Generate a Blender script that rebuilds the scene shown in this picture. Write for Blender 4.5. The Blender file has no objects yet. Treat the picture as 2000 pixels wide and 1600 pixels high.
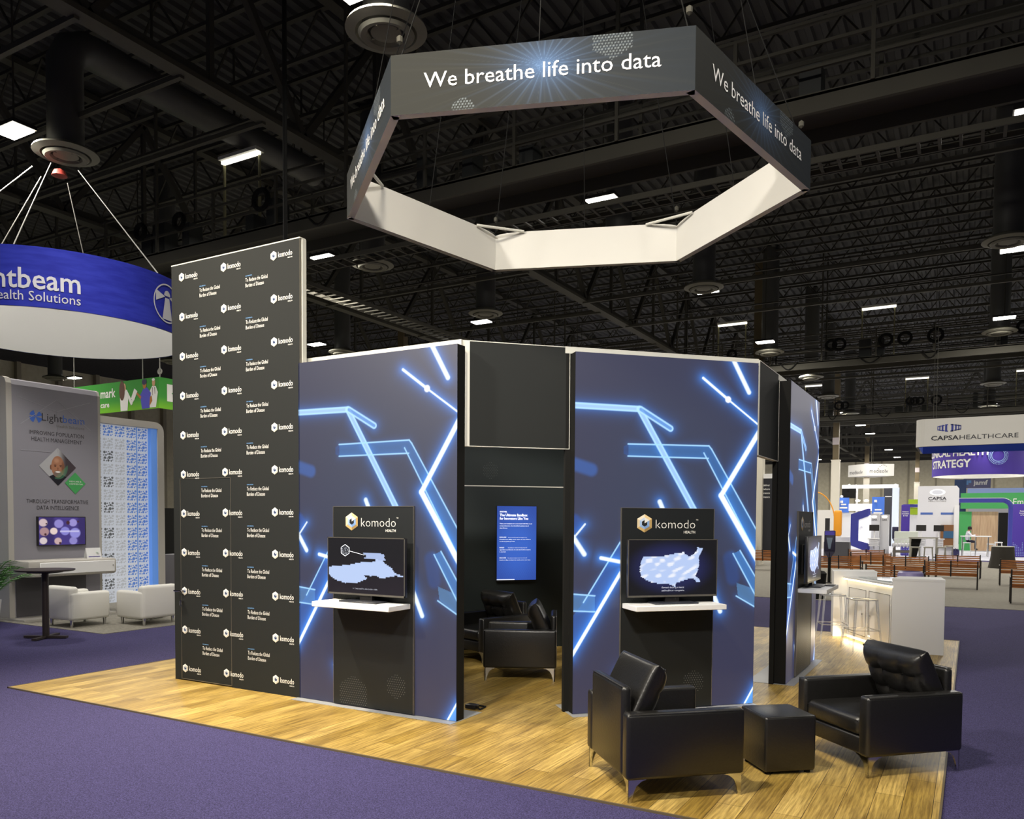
import bpy, bmesh, math, random
import numpy as np
from mathutils import Matrix, Vector
random.seed(7)
SC = bpy.context.scene
COL = SC.collection
PI = math.pi
# ------------------------------------------------------------------ camera
# the hall grid is the world frame: x along the aisle edge, y into the hall, z up
YAW = math.radians(29.653); PITCH = -0.03878; ROLL = 0.006046
F_PX, CY_PX, EYE = 1576.5, 1076.45, 1.8937
cd = bpy.data.cameras.new('camera'); cam = bpy.data.objects.new('camera', cd); COL.objects.link(cam)
rz = Matrix.Rotation(YAW, 3, 'Z')
c, s = math.cos(PITCH), math.sin(PITCH)
right, fwd, up = rz @ Vector((1, 0, 0)), rz @ Vector((0, c, s)), rz @ Vector((0, -s, c))
cr, sr = math.cos(ROLL), math.sin(ROLL)
r2, u2 = cr * right + sr * up, -sr * right + cr * up
M = Matrix((r2, u2, -fwd)).transposed().to_4x4()
M.translation = (0, 0, EYE)
cam.matrix_world = M
cd.sensor_width = 36; cd.lens = F_PX * 36 / 2000
cd.shift_y = (CY_PX - 800) / 2000
cd.clip_start = .05; cd.clip_end = 400
SC.camera = cam
SC.view_settings.view_transform = 'Standard'; SC.view_settings.look = 'None'
SC.view_settings.gamma = 1; SC.view_settings.use_curve_mapping = False
SC.view_settings.exposure = 0.0
# ------------------------------------------------------------------ world and large lights
W = bpy.data.worlds.new('world'); SC.world = W; W.use_nodes = True
bg = W.node_tree.nodes['Background']; bg.inputs[0].default_value = (.62, .64, .7, 1); bg.inputs[1].default_value = .10

def area(name, loc, energy, size, color=(1, .95, .87), target=None, spread=PI):
    l = bpy.data.lights.new(name, 'AREA'); l.shape = 'DISK'; l.size = size; l.energy = energy; l.color = color; l.spread = spread
    o = bpy.data.objects.new(name, l); COL.objects.link(o); o.location = loc
    if target:
        o.rotation_euler = (Vector(target) - Vector(loc)).to_track_quat('-Z', 'Y').to_euler()
    return o
# rigged stage lights above and behind the photographer, aimed at the stand; the last is an added fill
area('stage_or_fill_lamp', (-9, -3.5, 8.6), 190, .7, (1, .93, .82), (-4.5, 6.8, 3.2), math.radians(70))
area('stage_or_fill_lamp', (1.5, -2.5, 8.6), 168, .7, (1, .94, .85), (-3.3, 7.2, 3.4), math.radians(70))
area('stage_or_fill_lamp', (-3.4, 1.0, 8.9), 290, .6, (1, .9, .72), (-3.2, 5.4, 0), math.radians(105))
area('stage_or_fill_lamp', (-9.2, 4.2, 8.9), 150, .5, (1, .88, .66), (-6.3, 5.6, 0), math.radians(60))
area('stage_or_fill_lamp', (-10.3, 6.5, 8.7), 95, 1.6, (1, .96, .9), (-14.8, 9.6, 1.6), math.radians(90))  # unseen fill added to brighten the grey tower of the left stand
# hall high-bay lamps: a regular grid along the roof (their fixtures are built with the ceiling)
BAY = [(sx, ny) for ny in (-8, .3, 8.6, 16.8, 24.9, 33, 40.4, 48.6, 56.6, 64.5, 71, 87.5, 98)
       for sx in (-23.4, -15.5, -7.3, .8, 9)] + [(-40, 25), (-32, 16.8), (-32, 33), (-32, 24.9), (-40, 40)]
for sx, ny in BAY:
    far = ny > 40
    e = (300 if sx < -20 else 210) if ny > 20 else (300 if sx < -10 and ny > 5 else 62)
    if far: e = 430
    if 20 < ny < 40 and -10 < sx < 5: e = 270
    area('high_bay_lamp', (sx, ny, 8.88), e, .8, (1, .95, .86))

# ------------------------------------------------------------------ materials
def lin(v): v = v / 255.; return v / 12.92 if v <= .04045 else ((v + .055) / 1.055) ** 2.4
def L(*c): return tuple(lin(x) for x in c)
MATS = {}
def mat(name, rgb=(128, 128, 128), rough=.6, metal=0., emit=0., spec=.5, ecol=None, coat=0.):
    if name in MATS: return MATS[name]
    m = bpy.data.materials.new(name); m.use_nodes = True; b = m.node_tree.nodes['Principled BSDF']
    b.inputs['Base Color'].default_value = (*L(*rgb), 1)
    b.inputs['Roughness'].default_value = rough; b.inputs['Metallic'].default_value = metal
    b.inputs['Specular IOR Level'].default_value = spec
    if coat: b.inputs['Coat Weight'].default_value = coat; b.inputs['Coat Roughness'].default_value = .05
    if emit:
        b.inputs['Emission Color'].default_value = (*L(*(ecol or rgb)), 1); b.inputs['Emission Strength'].default_value = emit
    MATS[name] = m; return m
def nodes(m): return m.node_tree.nodes, m.node_tree.links, m.node_tree.nodes['Principled BSDF']
def attr_mat(name, emit=1., base=0., rough=.6, spec=.3):
    """printed or glowing graphic whose artwork is stored as a colour attribute"""
    m = mat(name, (255, 255, 255), rough, spec=spec); n, l, b = nodes(m)
    a = n.new('ShaderNodeAttribute'); a.attribute_name = 'art'
    if base:
        v = n.new('ShaderNodeVectorMath'); v.operation = 'SCALE'; v.inputs['Scale'].default_value = base
        l.new(a.outputs['Color'], v.inputs[0]); l.new(v.outputs[0], b.inputs['Base Color'])
    else: b.inputs['Base Color'].default_value = (.010, .010, .012, 1)
    if emit:
        l.new(a.outputs['Color'], b.inputs['Emission Color']); b.inputs['Emission Strength'].default_value = emit
    return m
def noise_mat(name, c1, c2, scale, rough=.9, detail=4, bump=0., stretch=(1, 1, 1), spec=.3):
    m = mat(name, c1, rough, spec=spec); n, l, b = nodes(m)
    t = n.new('ShaderNodeTexCoord'); mp = n.new('ShaderNodeMapping'); mp.inputs['Scale'].default_value = stretch
    z = n.new('ShaderNodeTexNoise'); z.inputs['Scale'].default_value = scale; z.inputs['Detail'].default_value = detail
    r = n.new('ShaderNodeValToRGB'); r.color_ramp.elements[0].position = .35; r.color_ramp.elements[1].position = .65
    r.color_ramp.elements[0].color = (*L(*c1), 1); r.color_ramp.elements[1].color = (*L(*c2), 1)
    l.new(t.outputs['Object'], mp.inputs[0]); l.new(mp.outputs[0], z.inputs['Vector'])
    l.new(z.outputs[0], r.inputs[0]); l.new(r.outputs[0], b.inputs['Base Color'])
    if bump:
        u = n.new('ShaderNodeBump'); u.inputs['Strength'].default_value = bump; u.inputs['Distance'].default_value = .01
        l.new(z.outputs[0], u.inputs['Height']); l.new(u.outputs[0], b.inputs['Normal'])
    return m
def wood_floor():
    m = mat('wood_planks', (180, 145, 80), .42, spec=.4); n, l, b = nodes(m)
    t = n.new('ShaderNodeTexCoord'); mp = n.new('ShaderNodeMapping'); mp.inputs['Rotation'].default_value = (0, 0, PI / 2)
    l.new(t.outputs['Object'], mp.inputs[0])
    k = n.new('ShaderNodeTexBrick'); k.offset = .37; k.offset_frequency = 2
    for nm, v in (('Scale', 1.), ('Mortar Size', .0022), ('Mortar Smooth', .2), ('Bias', 0.), ('Brick Width', 1.22), ('Row Height', .18)): k.inputs[nm].default_value = v
    k.inputs['Color1'].default_value = (*L(172, 142, 68), 1); k.inputs['Color2'].default_value = (*L(216, 186, 110), 1); k.inputs['Mortar'].default_value = (*L(70, 50, 25), 1)
    l.new(mp.outputs[0], k.inputs['Vector'])
    g = n.new('ShaderNodeMapping'); g.inputs['Scale'].default_value = (1.2, 26, 1); l.new(mp.outputs[0], g.inputs[0])
    z = n.new('ShaderNodeTexNoise'); z.inputs['Scale'].default_value = 2.2; z.inputs['Detail'].default_value = 7; z.inputs['Roughness'].default_value = .65
    l.new(g.outputs[0], z.inputs['Vector'])
    r = n.new('ShaderNodeValToRGB'); e = r.color_ramp.elements; e[0].position = .3; e[0].color = (.24, .20, .13, 1); e[1].position = .62; e[1].color = (1, 1, 1, 1)
    l.new(z.outputs[0], r.inputs[0])
    g2 = n.new('ShaderNodeMapping'); g2.inputs['Scale'].default_value = (1, 3.5, 1); l.new(mp.outputs[0], g2.inputs[0])
    z2 = n.new('ShaderNodeTexNoise'); z2.inputs['Scale'].default_value = 1.6; z2.inputs['Detail'].default_value = 3; l.new(g2.outputs[0], z2.inputs['Vector'])
    r3 = n.new('ShaderNodeValToRGB'); e = r3.color_ramp.elements; e[0].position = .33; e[0].color = (.52, .48, .40, 1); e[1].position = .62; e[1].color = (1, 1, 1, 1)
    l.new(z2.outputs[0], r3.inputs[0])
    x = n.new('ShaderNodeMixRGB'); x.blend_type = 'MULTIPLY'; x.inputs[0].default_value = .9
    y = n.new('ShaderNodeMixRGB'); y.blend_type = 'MULTIPLY'; y.inputs[0].default_value = .8
    l.new(k.outputs['Color'], x.inputs[1]); l.new(r.outputs[0], x.inputs[2]); l.new(x.outputs[0], y.inputs[1]); l.new(r3.outputs[0], y.inputs[2])
    l.new(y.outputs[0], b.inputs['Base Color'])
    return m
def clear_mat(name, tint=(240, 243, 248), amount=.12, rough=.03):
    m = bpy.data.materials.new(name); m.use_nodes = True; n, l = m.node_tree.nodes, m.node_tree.links
    n.remove(n['Principled BSDF']); o = n['Material Output']
    t = n.new('ShaderNodeBsdfTransparent'); t.inputs[0].default_value = (*L(*tint), 1)
    g = n.new('ShaderNodeBsdfGlossy'); g.inputs['Roughness'].default_value = rough
    w = n.new('ShaderNodeLayerWeight'); w.inputs[0].default_value = .35
    d = n.new('ShaderNodeBsdfDiffuse'); d.inputs[0].default_value = (.8, .82, .86, 1)
    m1 = n.new('ShaderNodeMixShader'); m2 = n.new('ShaderNodeMixShader'); m2.inputs[0].default_value = amount
    l.new(w.outputs['Facing'], m1.inputs[0]); l.new(t.outputs[0], m1.inputs[1]); l.new(g.outputs[0], m1.inputs[2])
    l.new(m1.outputs[0], m2.inputs[1]); l.new(d.outputs[0], m2.inputs[2]); l.new(m2.outputs[0], o.inputs[0])
    MATS[name] = m; return m

# ------------------------------------------------------------------ mesh helpers
_TXT = {}
def text_geo(s, bold=0.):
    """outline of a string: cap height 1, left edge at 0, baseline at 0"""
    k = (s, bold)
    if k in _TXT: return _TXT[k]
    cu = bpy.data.curves.new('t', 'FONT'); cu.body = s; cu.size = 1; cu.resolution_u = 2; cu.offset = bold
    o = bpy.data.objects.new('t', cu); COL.objects.link(o)
    dg = bpy.context.evaluated_depsgraph_get(); dg.update()
    me = o.evaluated_get(dg).to_mesh()
    v = np.array([p.co[:2] for p in me.vertices]) if me.vertices else np.zeros((0, 2))
    f = [tuple(p.vertices) for p in me.polygons]
    o.evaluated_get(dg).to_mesh_clear()
    bpy.data.objects.remove(o); bpy.data.curves.remove(cu)
    if len(v): v[:, 0] -= v[:, 0].min(); v /= .729
    _TXT[k] = (v, f); return _TXT[k]

class MB:
    def __init__(self): self.v = []; self.f = []; self.m = []; self.mats = []; self.smooth = []
    def mi(self, m):
        if m not in self.mats: self.mats.append(m)
        return self.mats.index(m)
    def add(self, verts, faces, m, smooth=False, X=None):
        b = len(self.v); i = self.mi(m)
        if X is not None: verts = [X @ Vector(p) for p in verts]
        self.v += [tuple(p) for p in verts]; self.f += [tuple(b + k for k in q) for q in faces]
        self.m += [i] * len(faces); self.smooth += [smooth] * len(faces); return self
    def box(self, lo, hi, m, X=None):
        x0, y0, z0 = lo; x1, y1, z1 = hi
        v = [(x0, y0, z0), (x1, y0, z0), (x1, y1, z0), (x0, y1, z0), (x0, y0, z1), (x1, y0, z1), (x1, y1, z1), (x0, y1, z1)]
        f = [(0, 3, 2, 1), (4, 5, 6, 7), (0, 1, 5, 4), (1, 2, 6, 5), (2, 3, 7, 6), (3, 0, 4, 7)]
        return self.add(v, f, m, False, X)
    def rbox(self, lo, hi, r, m, seg=3, X=None):
        bm = bmesh.new(); bmesh.ops.create_cube(bm, size=1)
        for v in bm.verts: v.co = Vector([lo[i] + (hi[i] - lo[i]) * (v.co[i] + .5) for i in range(3)])
        r = min(r, .49 * min(hi[i] - lo[i] for i in range(3)))
        bmesh.ops.bevel(bm, geom=list(bm.edges), offset=r, segments=seg, affect='EDGES', profile=.5)
        bm.verts.index_update()
        self.add([v.co.copy() for v in bm.verts], [tuple(v.index for v in f.verts) for f in bm.faces], m, True, X); bm.free(); return self
    def tube(self, pts, r, m, n=8, cap=True, closed=False):
        pts = [Vector(p) for p in pts]; N = len(pts); rr = r if isinstance(r, (list, tuple)) else [r] * N; vs = []; prev = None
        for i, p in enumerate(pts):
            a = pts[i - 1] if i else (pts[-1] if closed else p); b = pts[(i + 1) % N] if (i < N - 1 or closed) else p
            t = (b - a).normalized()
            if prev is None: u = t.orthogonal().normalized()
            else:
                u = prev - t * prev.dot(t); u = u.normalized() if u.length > 1e-6 else t.orthogonal().normalized()
            prev = u; w = t.cross(u)
            vs += [p + rr[i] * (math.cos(2 * PI * k / n) * u + math.sin(2 * PI * k / n) * w) for k in range(n)]
        fs = []
        for i in range(N if closed else N - 1):
            j = (i + 1) % N
            fs += [(i * n + k, i * n + (k + 1) % n, j * n + (k + 1) % n, j * n + k) for k in range(n)]
        if cap and not closed: fs += [tuple(range(n - 1, -1, -1)), tuple(range((N - 1) * n, N * n))]
        return self.add(vs, fs, m, n > 4)
    def bar(self, a, b, w, h, m):
        """rectangular bar from a to b, h measured upwards"""
        a, b = Vector(a), Vector(b); t = (b - a).normalized(); u = t.cross(Vector((0, 0, 1)))
        u = u.normalized() if u.length > 1e-5 else Vector((1, 0, 0)); q = u.cross(t)
        v = [p + su * u * w / 2 + sq * q * h / 2 for p in (a, b) for su, sq in ((-1, -1), (1, -1), (1, 1), (-1, 1))]
        return self.add(v, [(0, 1, 2, 3), (7, 6, 5, 4), (0, 4, 5, 1), (1, 5, 6, 2), (2, 6, 7, 3), (3, 7, 4, 0)], m)
    def lathe(self, prof, m, n=24, c=(0, 0, 0), smooth=True):
        v = []; f = []
        for r, z in prof: v += [(c[0] + r * math.cos(2 * PI * k / n), c[1] + r * math.sin(2 * PI * k / n), c[2] + z) for k in range(n)]
        for i in range(len(prof) - 1): f += [(i * n + k, i * n + (k + 1) % n, (i + 1) * n + (k + 1) % n, (i + 1) * n + k) for k in range(n)]
        return self.add(v, f, m, smooth)
    def poly(self, pts, m): return self.add(pts, [tuple(range(len(pts)))], m)
    def prism(self, pts, d, m, smooth=False):
        """planar outline pushed along d"""
        pts = [Vector(p) for p in pts]; d = Vector(d); n = len(pts)
        v = pts + [p + d for p in pts]
        f = [tuple(range(n - 1, -1, -1)), tuple(range(n, 2 * n))] + [(k, (k + 1) % n, n + (k + 1) % n, n + k) for k in range(n)]
        return self.add(v, f, m, smooth)
    def text(self, s, P, m, h, w=None, al='l', X=(1, 0, 0), Y=(0, 0, 1), bold=0., xs=1.):
        v, f = text_geo(s, bold)
        if not len(v): return self
        X, Y, P = Vector(X), Vector(Y), Vector(P); W0 = v[:, 0].max()
        k = (w / W0) if w else h * xs; off = {'l': 0, 'c': -.5, 'r': -1}[al] * W0 * k
        return self.add([P + X * (a * k + off) + Y * (b * h) for a, b in v], f, m)
    def build(self, name, parent=None, loc=None, rot=None):
        me = bpy.data.meshes.new(name); me.from_pydata(self.v, [], self.f)
        for m in self.mats: me.materials.append(m)
        me.polygons.foreach_set('material_index', self.m); me.polygons.foreach_set('use_smooth', self.smooth); me.update()
        if any(self.smooth):
            try: me.set_sharp_from_angle(angle=math.radians(40))
            except Exception: pass
        o = bpy.data.objects.new(name, me); COL.objects.link(o)
        if parent: o.parent = parent
        if loc: o.location = loc
        if rot is not None: o.rotation_euler = (0, 0, rot)
        return o
def tag(o, label, cat, group=None, kind=None):
    if label: o['label'] = label
    if cat: o['category'] = cat
    if group: o['group'] = group
    if kind: o['kind'] = kind
    return o
def thing(name, label, cat, loc=(0, 0, 0), deg=0., group=None):
    o = bpy.data.objects.new(name, None); COL.objects.link(o); o.empty_display_size = .2
    o.location = loc; o.rotation_euler = (0, 0, math.radians(deg)); return tag(o, label, cat, group)
def structure(o): o['kind'] = 'structure'; return o
def dup(o, parent=None):
    q = o.copy(); COL.objects.link(q)
    if parent: q.parent = parent
    for ch in [x for x in list(bpy.data.objects) if x.parent == o]: dup(ch, q)
    return q
def artgrid(name, w, h, nx, ny, fn, m, parent=None, y=0., x0=0., z0=0.):
    """flat printed sheet in the local xz plane, facing -y; fn(u, z) gives its linear colours"""
    u, z = np.meshgrid(np.linspace(0, w, nx), np.linspace(0, h, ny)); rgb = fn(u, z)
    co = np.stack([u + x0, np.full_like(u, y), z + z0], -1).reshape(-1, 3)
    i = np.arange(nx * ny).reshape(ny, nx)
    q = np.stack([i[:-1, :-1], i[:-1, 1:], i[1:, 1:], i[1:, :-1]], -1).reshape(-1, 4)
    me = bpy.data.meshes.new(name); me.vertices.add(len(co)); me.vertices.foreach_set('co', co.ravel())
    me.loops.add(q.size); me.loops.foreach_set('vertex_index', q.ravel().astype(np.int32))
    me.polygons.add(len(q)); me.polygons.foreach_set('loop_start', np.arange(0, q.size, 4, dtype=np.int32))
    me.update(calc_edges=True)
    a = me.color_attributes.new('art', 'FLOAT_COLOR', 'POINT')
    a.data.foreach_set('color', np.concatenate([rgb.reshape(-1, 3), np.ones((len(co), 1))], 1).astype(np.float32).ravel())
    me.materials.append(m)
    o = bpy.data.objects.new(name, me); COL.objects.link(o)
    if parent: o.parent = parent
    return o
def sm(x, a, b): t = np.clip((x - a) / (b - a), 0, 1); return t * t * (3 - 2 * t)
def dseg(u, z, a, b):
    ax, az = a; bx, bz = b; dx, dz = bx - ax, bz - az
    t = np.clip(((u - ax) * dx + (z - az) * dz) / (dx * dx + dz * dz), 0, 1)
    return np.hypot(u - ax - t * dx, z - az - t * dz)
def over(c, col, a): return c * (1 - a[..., None]) + np.array(col) * a[..., None]
def inpoly(u, z, pts):
    r = np.zeros(u.shape, bool); n = len(pts)
    for i in range(n):
        (x1, y1), (x2, y2) = pts[i], pts[i - 1]
        if y1 == y2: continue
        r ^= ((y1 > z) != (y2 > z)) & (u < (x2 - x1) * (z - y1) / (y2 - y1) + x1)
    return r
def hexpts(cx, cz, r, y=0.): return [(cx + r * math.sin(k * PI / 3), y, cz + r * math.cos(k * PI / 3)) for k in range(6)]
def inhex(u, z, r): u, z = np.abs(u), np.abs(z); return (u <= r * .866) & (z <= r - u / 1.732)
def hexdots(mb, cx, cz, r, m, y, pitch=.022, d=.0045, clip=None):
    k = int(r / pitch) + 2
    for j in range(-k - 2, k + 3):
        for i in range(-k, k + 1):
            x = (i + .5 * (j % 2)) * pitch; z = j * pitch * .866
            if not inhex(np.array(x), np.array(z), r): continue
            if clip and not (clip[0] < cx + x < clip[1] and clip[2] < cz + z < clip[3]): continue
            mb.poly([(cx + x - d, y, cz + z), (cx + x, y, cz + z - d), (cx + x + d, y, cz + z), (cx + x, y, cz + z + d)], m)
def hexlogo(mb, cx, cz, r, y, cols, ri=.66, rc=.36):
    """six-sided ring mark: outer ring, inner ring, dark centre with an open corner"""
    a, b, d = hexpts(cx, cz, r, y), hexpts(cx, cz, r * ri, y), hexpts(cx, cz, r * rc, y)
    for k in range(6):
        j = (k + 1) % 6
        mb.poly([a[j], a[k], b[k], b[j]], cols[k]); mb.poly([b[j], b[k], d[k], d[j]], cols[6 + k])
    mb.poly([d[k] for k in range(5, -1, -1)], cols[12])
    mb.poly([(cx, y - .0008, cz), (b[1][0], y - .0008, b[1][2]), (b[0][0], y - .0008, b[0][2])], cols[13])
# ------------------------------------------------------------------ shared materials
M_CARPET = noise_mat('purple_carpet', (36, 33, 64), (78, 72, 120), 120, .95, 5, .5)
M_GRAYCARPET = noise_mat('gray_aisle_carpet', (112, 108, 100), (150, 146, 134), 9, .95, 5, 0, (1, 12, 1))
M_FAR = noise_mat('far_hall_floor', (176, 178, 190), (206, 206, 214), 2, .8)
M_WOOD = wood_floor()
M_DECK = mat('roof_deck', (80, 80, 80), .85, spec=.1)
M_STEEL = mat('dark_roof_steel', (70, 68, 62), .7, spec=.2)
M_STEEL2 = mat('gray_catwalk_steel', (78, 76, 68), .7, spec=.2)
M_BEIGE = noise_mat('beige_hall_wall', (216, 208, 180), (226, 218, 192), 3, .9)
M_WHITE = mat('white_paint', (226, 226, 226), .5)
M_OFFWHITE = mat('white_fabric', (222, 220, 214), .9, spec=.1)
M_ALU = mat('white_aluminium', (214, 213, 204), .45)
M_BLACK = mat('black_fabric', (22, 22, 21), .75, spec=.2)
M_DARK = mat('charcoal_print', (36, 38, 38), .7, spec=.2)
M_DARKER = mat('dark_board', (44, 51, 53), .42, spec=.4)
M_BOARD = mat('black_kiosk_board', (24, 27, 29), .5, spec=.4)
M_PRINTW = mat('white_print', (235, 234, 230), .7)
M_PRINTB = mat('blue_print', (110, 160, 215), .7)
M_DOT = mat('grey_dot_print', (120, 124, 124), .7)
M_DOTD = mat('faint_dot_print', (52, 57, 58), .7)
M_LEATHER = noise_mat('black_leather', (16, 15, 14), (22, 21, 20), 60, .36, 3, .12, spec=.75)
M_CHROME = mat('chrome', (205, 205, 205), .12, 1.)
M_GOLD = [mat('gold_print_%d' % i, c, .6) for i, c in enumerate([(225, 200, 150), (176, 146, 92), (150, 122, 74), (196, 164, 106), (214, 196, 160), (232, 222, 200)])]
M_ICE = [mat('ice_print_%d' % i, c, .6) for i, c in enumerate([(206, 216, 232), (126, 160, 208), (112, 146, 196), (140, 170, 212), (160, 186, 222), (190, 205, 230)])]
M_INK = mat('ink_print', (16, 18, 22), .6)
LOGO_BIG = M_GOLD + M_ICE + [M_INK, M_OFFWHITE]
M_CREAM = [mat('cream_print_%d' % i, c, .6) for i, c in enumerate([(232, 232, 230), (206, 200, 186), (196, 190, 176), (220, 214, 200), (214, 214, 216), (240, 240, 240)])]
LOGO_SMALL = M_CREAM + [mat('pale_print', (200, 206, 216), .6)] * 3 + [mat('pale_print')] * 3 + [mat('navy_print', (28, 54, 96), .6), mat('pale_print')]
M_SCREEN = mat('black_screen_glass', (8, 8, 11), .08, spec=.6)
M_SCREENW = mat('screen_white', (196, 214, 250), .3, emit=.85)
M_SCREENT = mat('screen_text', (240, 244, 255), .3, emit=1.)
M_BEZEL = mat('dark_bezel', (34, 32, 32), .35)
M_BEZELS = mat('silver_bezel', (120, 116, 108), .35, .6)
M_LAMP = mat('lamp_lens', (255, 250, 238), .4, emit=9.)
M_LED = mat('warm_led_strip', (255, 236, 190), .4, emit=4.)
M_TUBE = mat('work_light_tube', (255, 250, 235), .4, emit=2.2)
M_LB = attr_mat('backlit_graphic', 1., 0., .42, .6)
M_PRINT = attr_mat('printed_graphic', 0., 1., .7, .2)
M_SCREENART = attr_mat('screen_picture', 1., 0., .2)

# ------------------------------------------------------------------ setting: floor, walls, roof deck
def plane_obj(name, x0, x1, y0, y1, z, m, sub=1):
    mb = MB(); mb.box((x0, y0, z - .02), (x1, y1, z), m); return structure(mb.build(name))
plane_obj('floor', -95, 40, -14, 112, -.006, M_CARPET)
plane_obj('floor_gray_carpet', -48, -12.2, 8.05, 40, .004, M_GRAYCARPET)
plane_obj('floor_gray_carpet', -12.1, 26, 20.6, 45, .004, M_GRAYCARPET)
plane_obj('floor_far_hall', -40, 26, 46.5, 111, .004, M_FAR)
wf = MB(); wf.box((-9.236, 4.97, -.02), (-.14, 14.66, .006), M_WOOD); structure(wf.build('floor_wood'))
tr = MB()
for lo, hi in (((-9.25, 4.955, -.01), (-.125, 4.97, .009)), ((-.14, 4.955, -.01), (-.125, 14.675, .009)), ((-9.25, 4.955, -.01), (-9.236, 14.675, .009)), ((-9.25, 14.66, -.01), (-.125, 14.675, .009))):
    tr.box(lo, hi, mat('floor_edge_strip', (96, 84, 62), .6))
structure(tr.build('trim_floor_edge'))
wb = MB(); wb.box((-95, 110, 0), (40, 110.4, 13), M_BEIGE)
for k in range(44): wb.box((-94 + k * 3, 109.9, 0), (-93.8 + k * 3, 110, 13), mat('wall_rib', (176, 168, 146), .9))
wb.box((-95, 109.7, 9.4), (40, 109.95, 13), mat('dark_wall_band', (60, 58, 54), .9)); structure(wb.build('wall_back'))
wl = MB(); wl.box((-60.4, -14, 0), (-60, 110, 13), M_BEIGE)
for k in range(40): wl.box((-60, -12 + k * 3, 0), (-59.6, -11.7 + k * 3, 13), mat('wall_rib'))
structure(wl.build('wall_left'))
# ribbed roof deck, ribs running into the hall
dk = MB(); v = []; xs = np.arange(-60, 27, .34)
for x in xs:
    for dx, dz in ((0, 0), (.12, 0), (.16, .09), (.30, .09)): v += [(x + dx, -13, 13 + dz), (x + dx, 110, 13 + dz)]
dk.add(v, [(2 * i, 2 * i + 1, 2 * i + 3, 2 * i + 2) for i in range(len(v) // 2 - 1)], M_DECK); structure(dk.build('ceiling'))
# clad steel columns
def column(x, y):
    mb = MB(); mb.box((x - .27, y - .27, 0), (x + .27, y + .27, 6.3), mat('column_cladding', (214, 208, 192), .7))
    mb.box((x - .2, y - .2, 6.3), (x + .2, y + .2, 13), mat('bare_column', (104, 92, 68), .8)); mb.box((x - .3, y - .3, 6.25), (x + .3, y + .3, 6.32), mat('column_cladding'))
    mb.box((x - .22, y - .23, 7.4), (x + .22, y - .2, 7.9), mat('column_notice', (190, 180, 180), .8)); structure(mb.build('column'))
for x, y in ((-8.6, 62), (-9.5, 90), (-8.2, 36), (-5.4, 100), (-25.5, 24), (-27.5, 36)): column(x, y)

# ------------------------------------------------------------------ tall logo wall
def tallwall():
    Wd, H = 1.985, 4.775
    t = thing('logo_wall', 'tall charcoal wall printed with rows of small hexagon logos and a hidden door', 'display wall', (-8.07, 6.22, 0))
    u0, u1, h = .118, .95, 2.337
    p = MB(); p.box((0, 0, .004), (u0 - .004, .066, H), M_DARK); p.box((u1 + .004, 0, .004), (Wd, .066, H), M_DARK); p.box((u0 - .004, 0, h + .005), (u1 + .004, .066, H), M_DARK); p.build('fabric_face', t)
    e = MB(); e.box((-.004, .0, H), (Wd + .012, .085, H + .012), M_ALU); e.box((Wd + .004, .03, 3.45), (Wd + .02, .085, H), M_ALU); e.box((Wd, .002, 0), (Wd + .004, .066, H), M_BEZELS); e.build('edge_frame', t)
    cl = MB(); cl.box((0, .07, .004), (.05, 1.9, 3.4), M_DARK); cl.box((.05, 1.86, .004), (Wd, 1.9, 3.4), M_DARK); cl.build('closet_panel', t)
    g = MB(); br = M_BEZELS
    for lo, hi in (((u0 - .004, -.003, .02), (u0 + .003, .03, h)), ((u1 - .003, -.003, .02), (u1 + .004, .03, h)), ((u0, -.003, h), (u1, .03, h + .006)), ((u0, -.003, .02), (u1, .03, .028))): g.box(lo, hi, br)
    d = MB(); d.box((u0 + .003, .0, .03), (u1 - .003, .05, h - .002), M_DARK); dr = d.build('door', t)
    g.build('door_trim', dr)
    hd = MB(); hd.tube([(u0 + .03, 0, 1.05), (u0 + .03, -.05, 1.05), (u0 + .06, -.06, 1.05), (u0 - .05, -.062, 1.05)], .009, M_CHROME); hd.lathe([(.0, 0), (.022, 0), (.022, .01), (0, .01)], M_CHROME, 12, (u0 + .03, -.005, 1.045))
    hd.tube([(u0 + .025, -.002, .93), (u0 + .025, -.03, .93)], .011, M_CHROME); hd.tube([(u0 + .015, -.03, .93), (u0 + .012, -.03, .88)], .005, M_CHROME); hd.tube([(u0 + .03, -.03, .925), (u0 + .035, -.032, .865)], .004, M_CHROME); hd.build('handle', dr)
    l = MB()
    for j in range(11):
        for cu, dz in ((.178, 0), (.868, .01), (1.628, .017)):
            z = 4.631 + dz - .4481 * j; hexlogo(l, cu, z, .05, -.0035, LOGO_SMALL, .66, .38)
            l.text('komodo', (cu + .066, -.0035, z - .027), M_PRINTW, .06, .2, bold=.004); l.text('HEALTH', (cu + .266, -.0035, z - .054), M_PRINTW, .013, al='r', bold=.02)
    for j in range(10):
        for cu, dz in ((.477, 0), (1.208, .01)):
            z = 4.436 + dz - .4481 * j
            l.text('OUR MISSION:', (cu, -.0035, z + .045), M_PRINTB, .012, .1, bold=.02)
            l.text('To Reduce the Global', (cu, -.0035, z - .012), M_PRINTW, .042, .33, bold=.0); l.text('Burden of Disease', (cu, -.0035, z - .07), M_PRINTW, .042, .275, bold=.0)
    l.build('logo_print', t)
tallwall()

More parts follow.
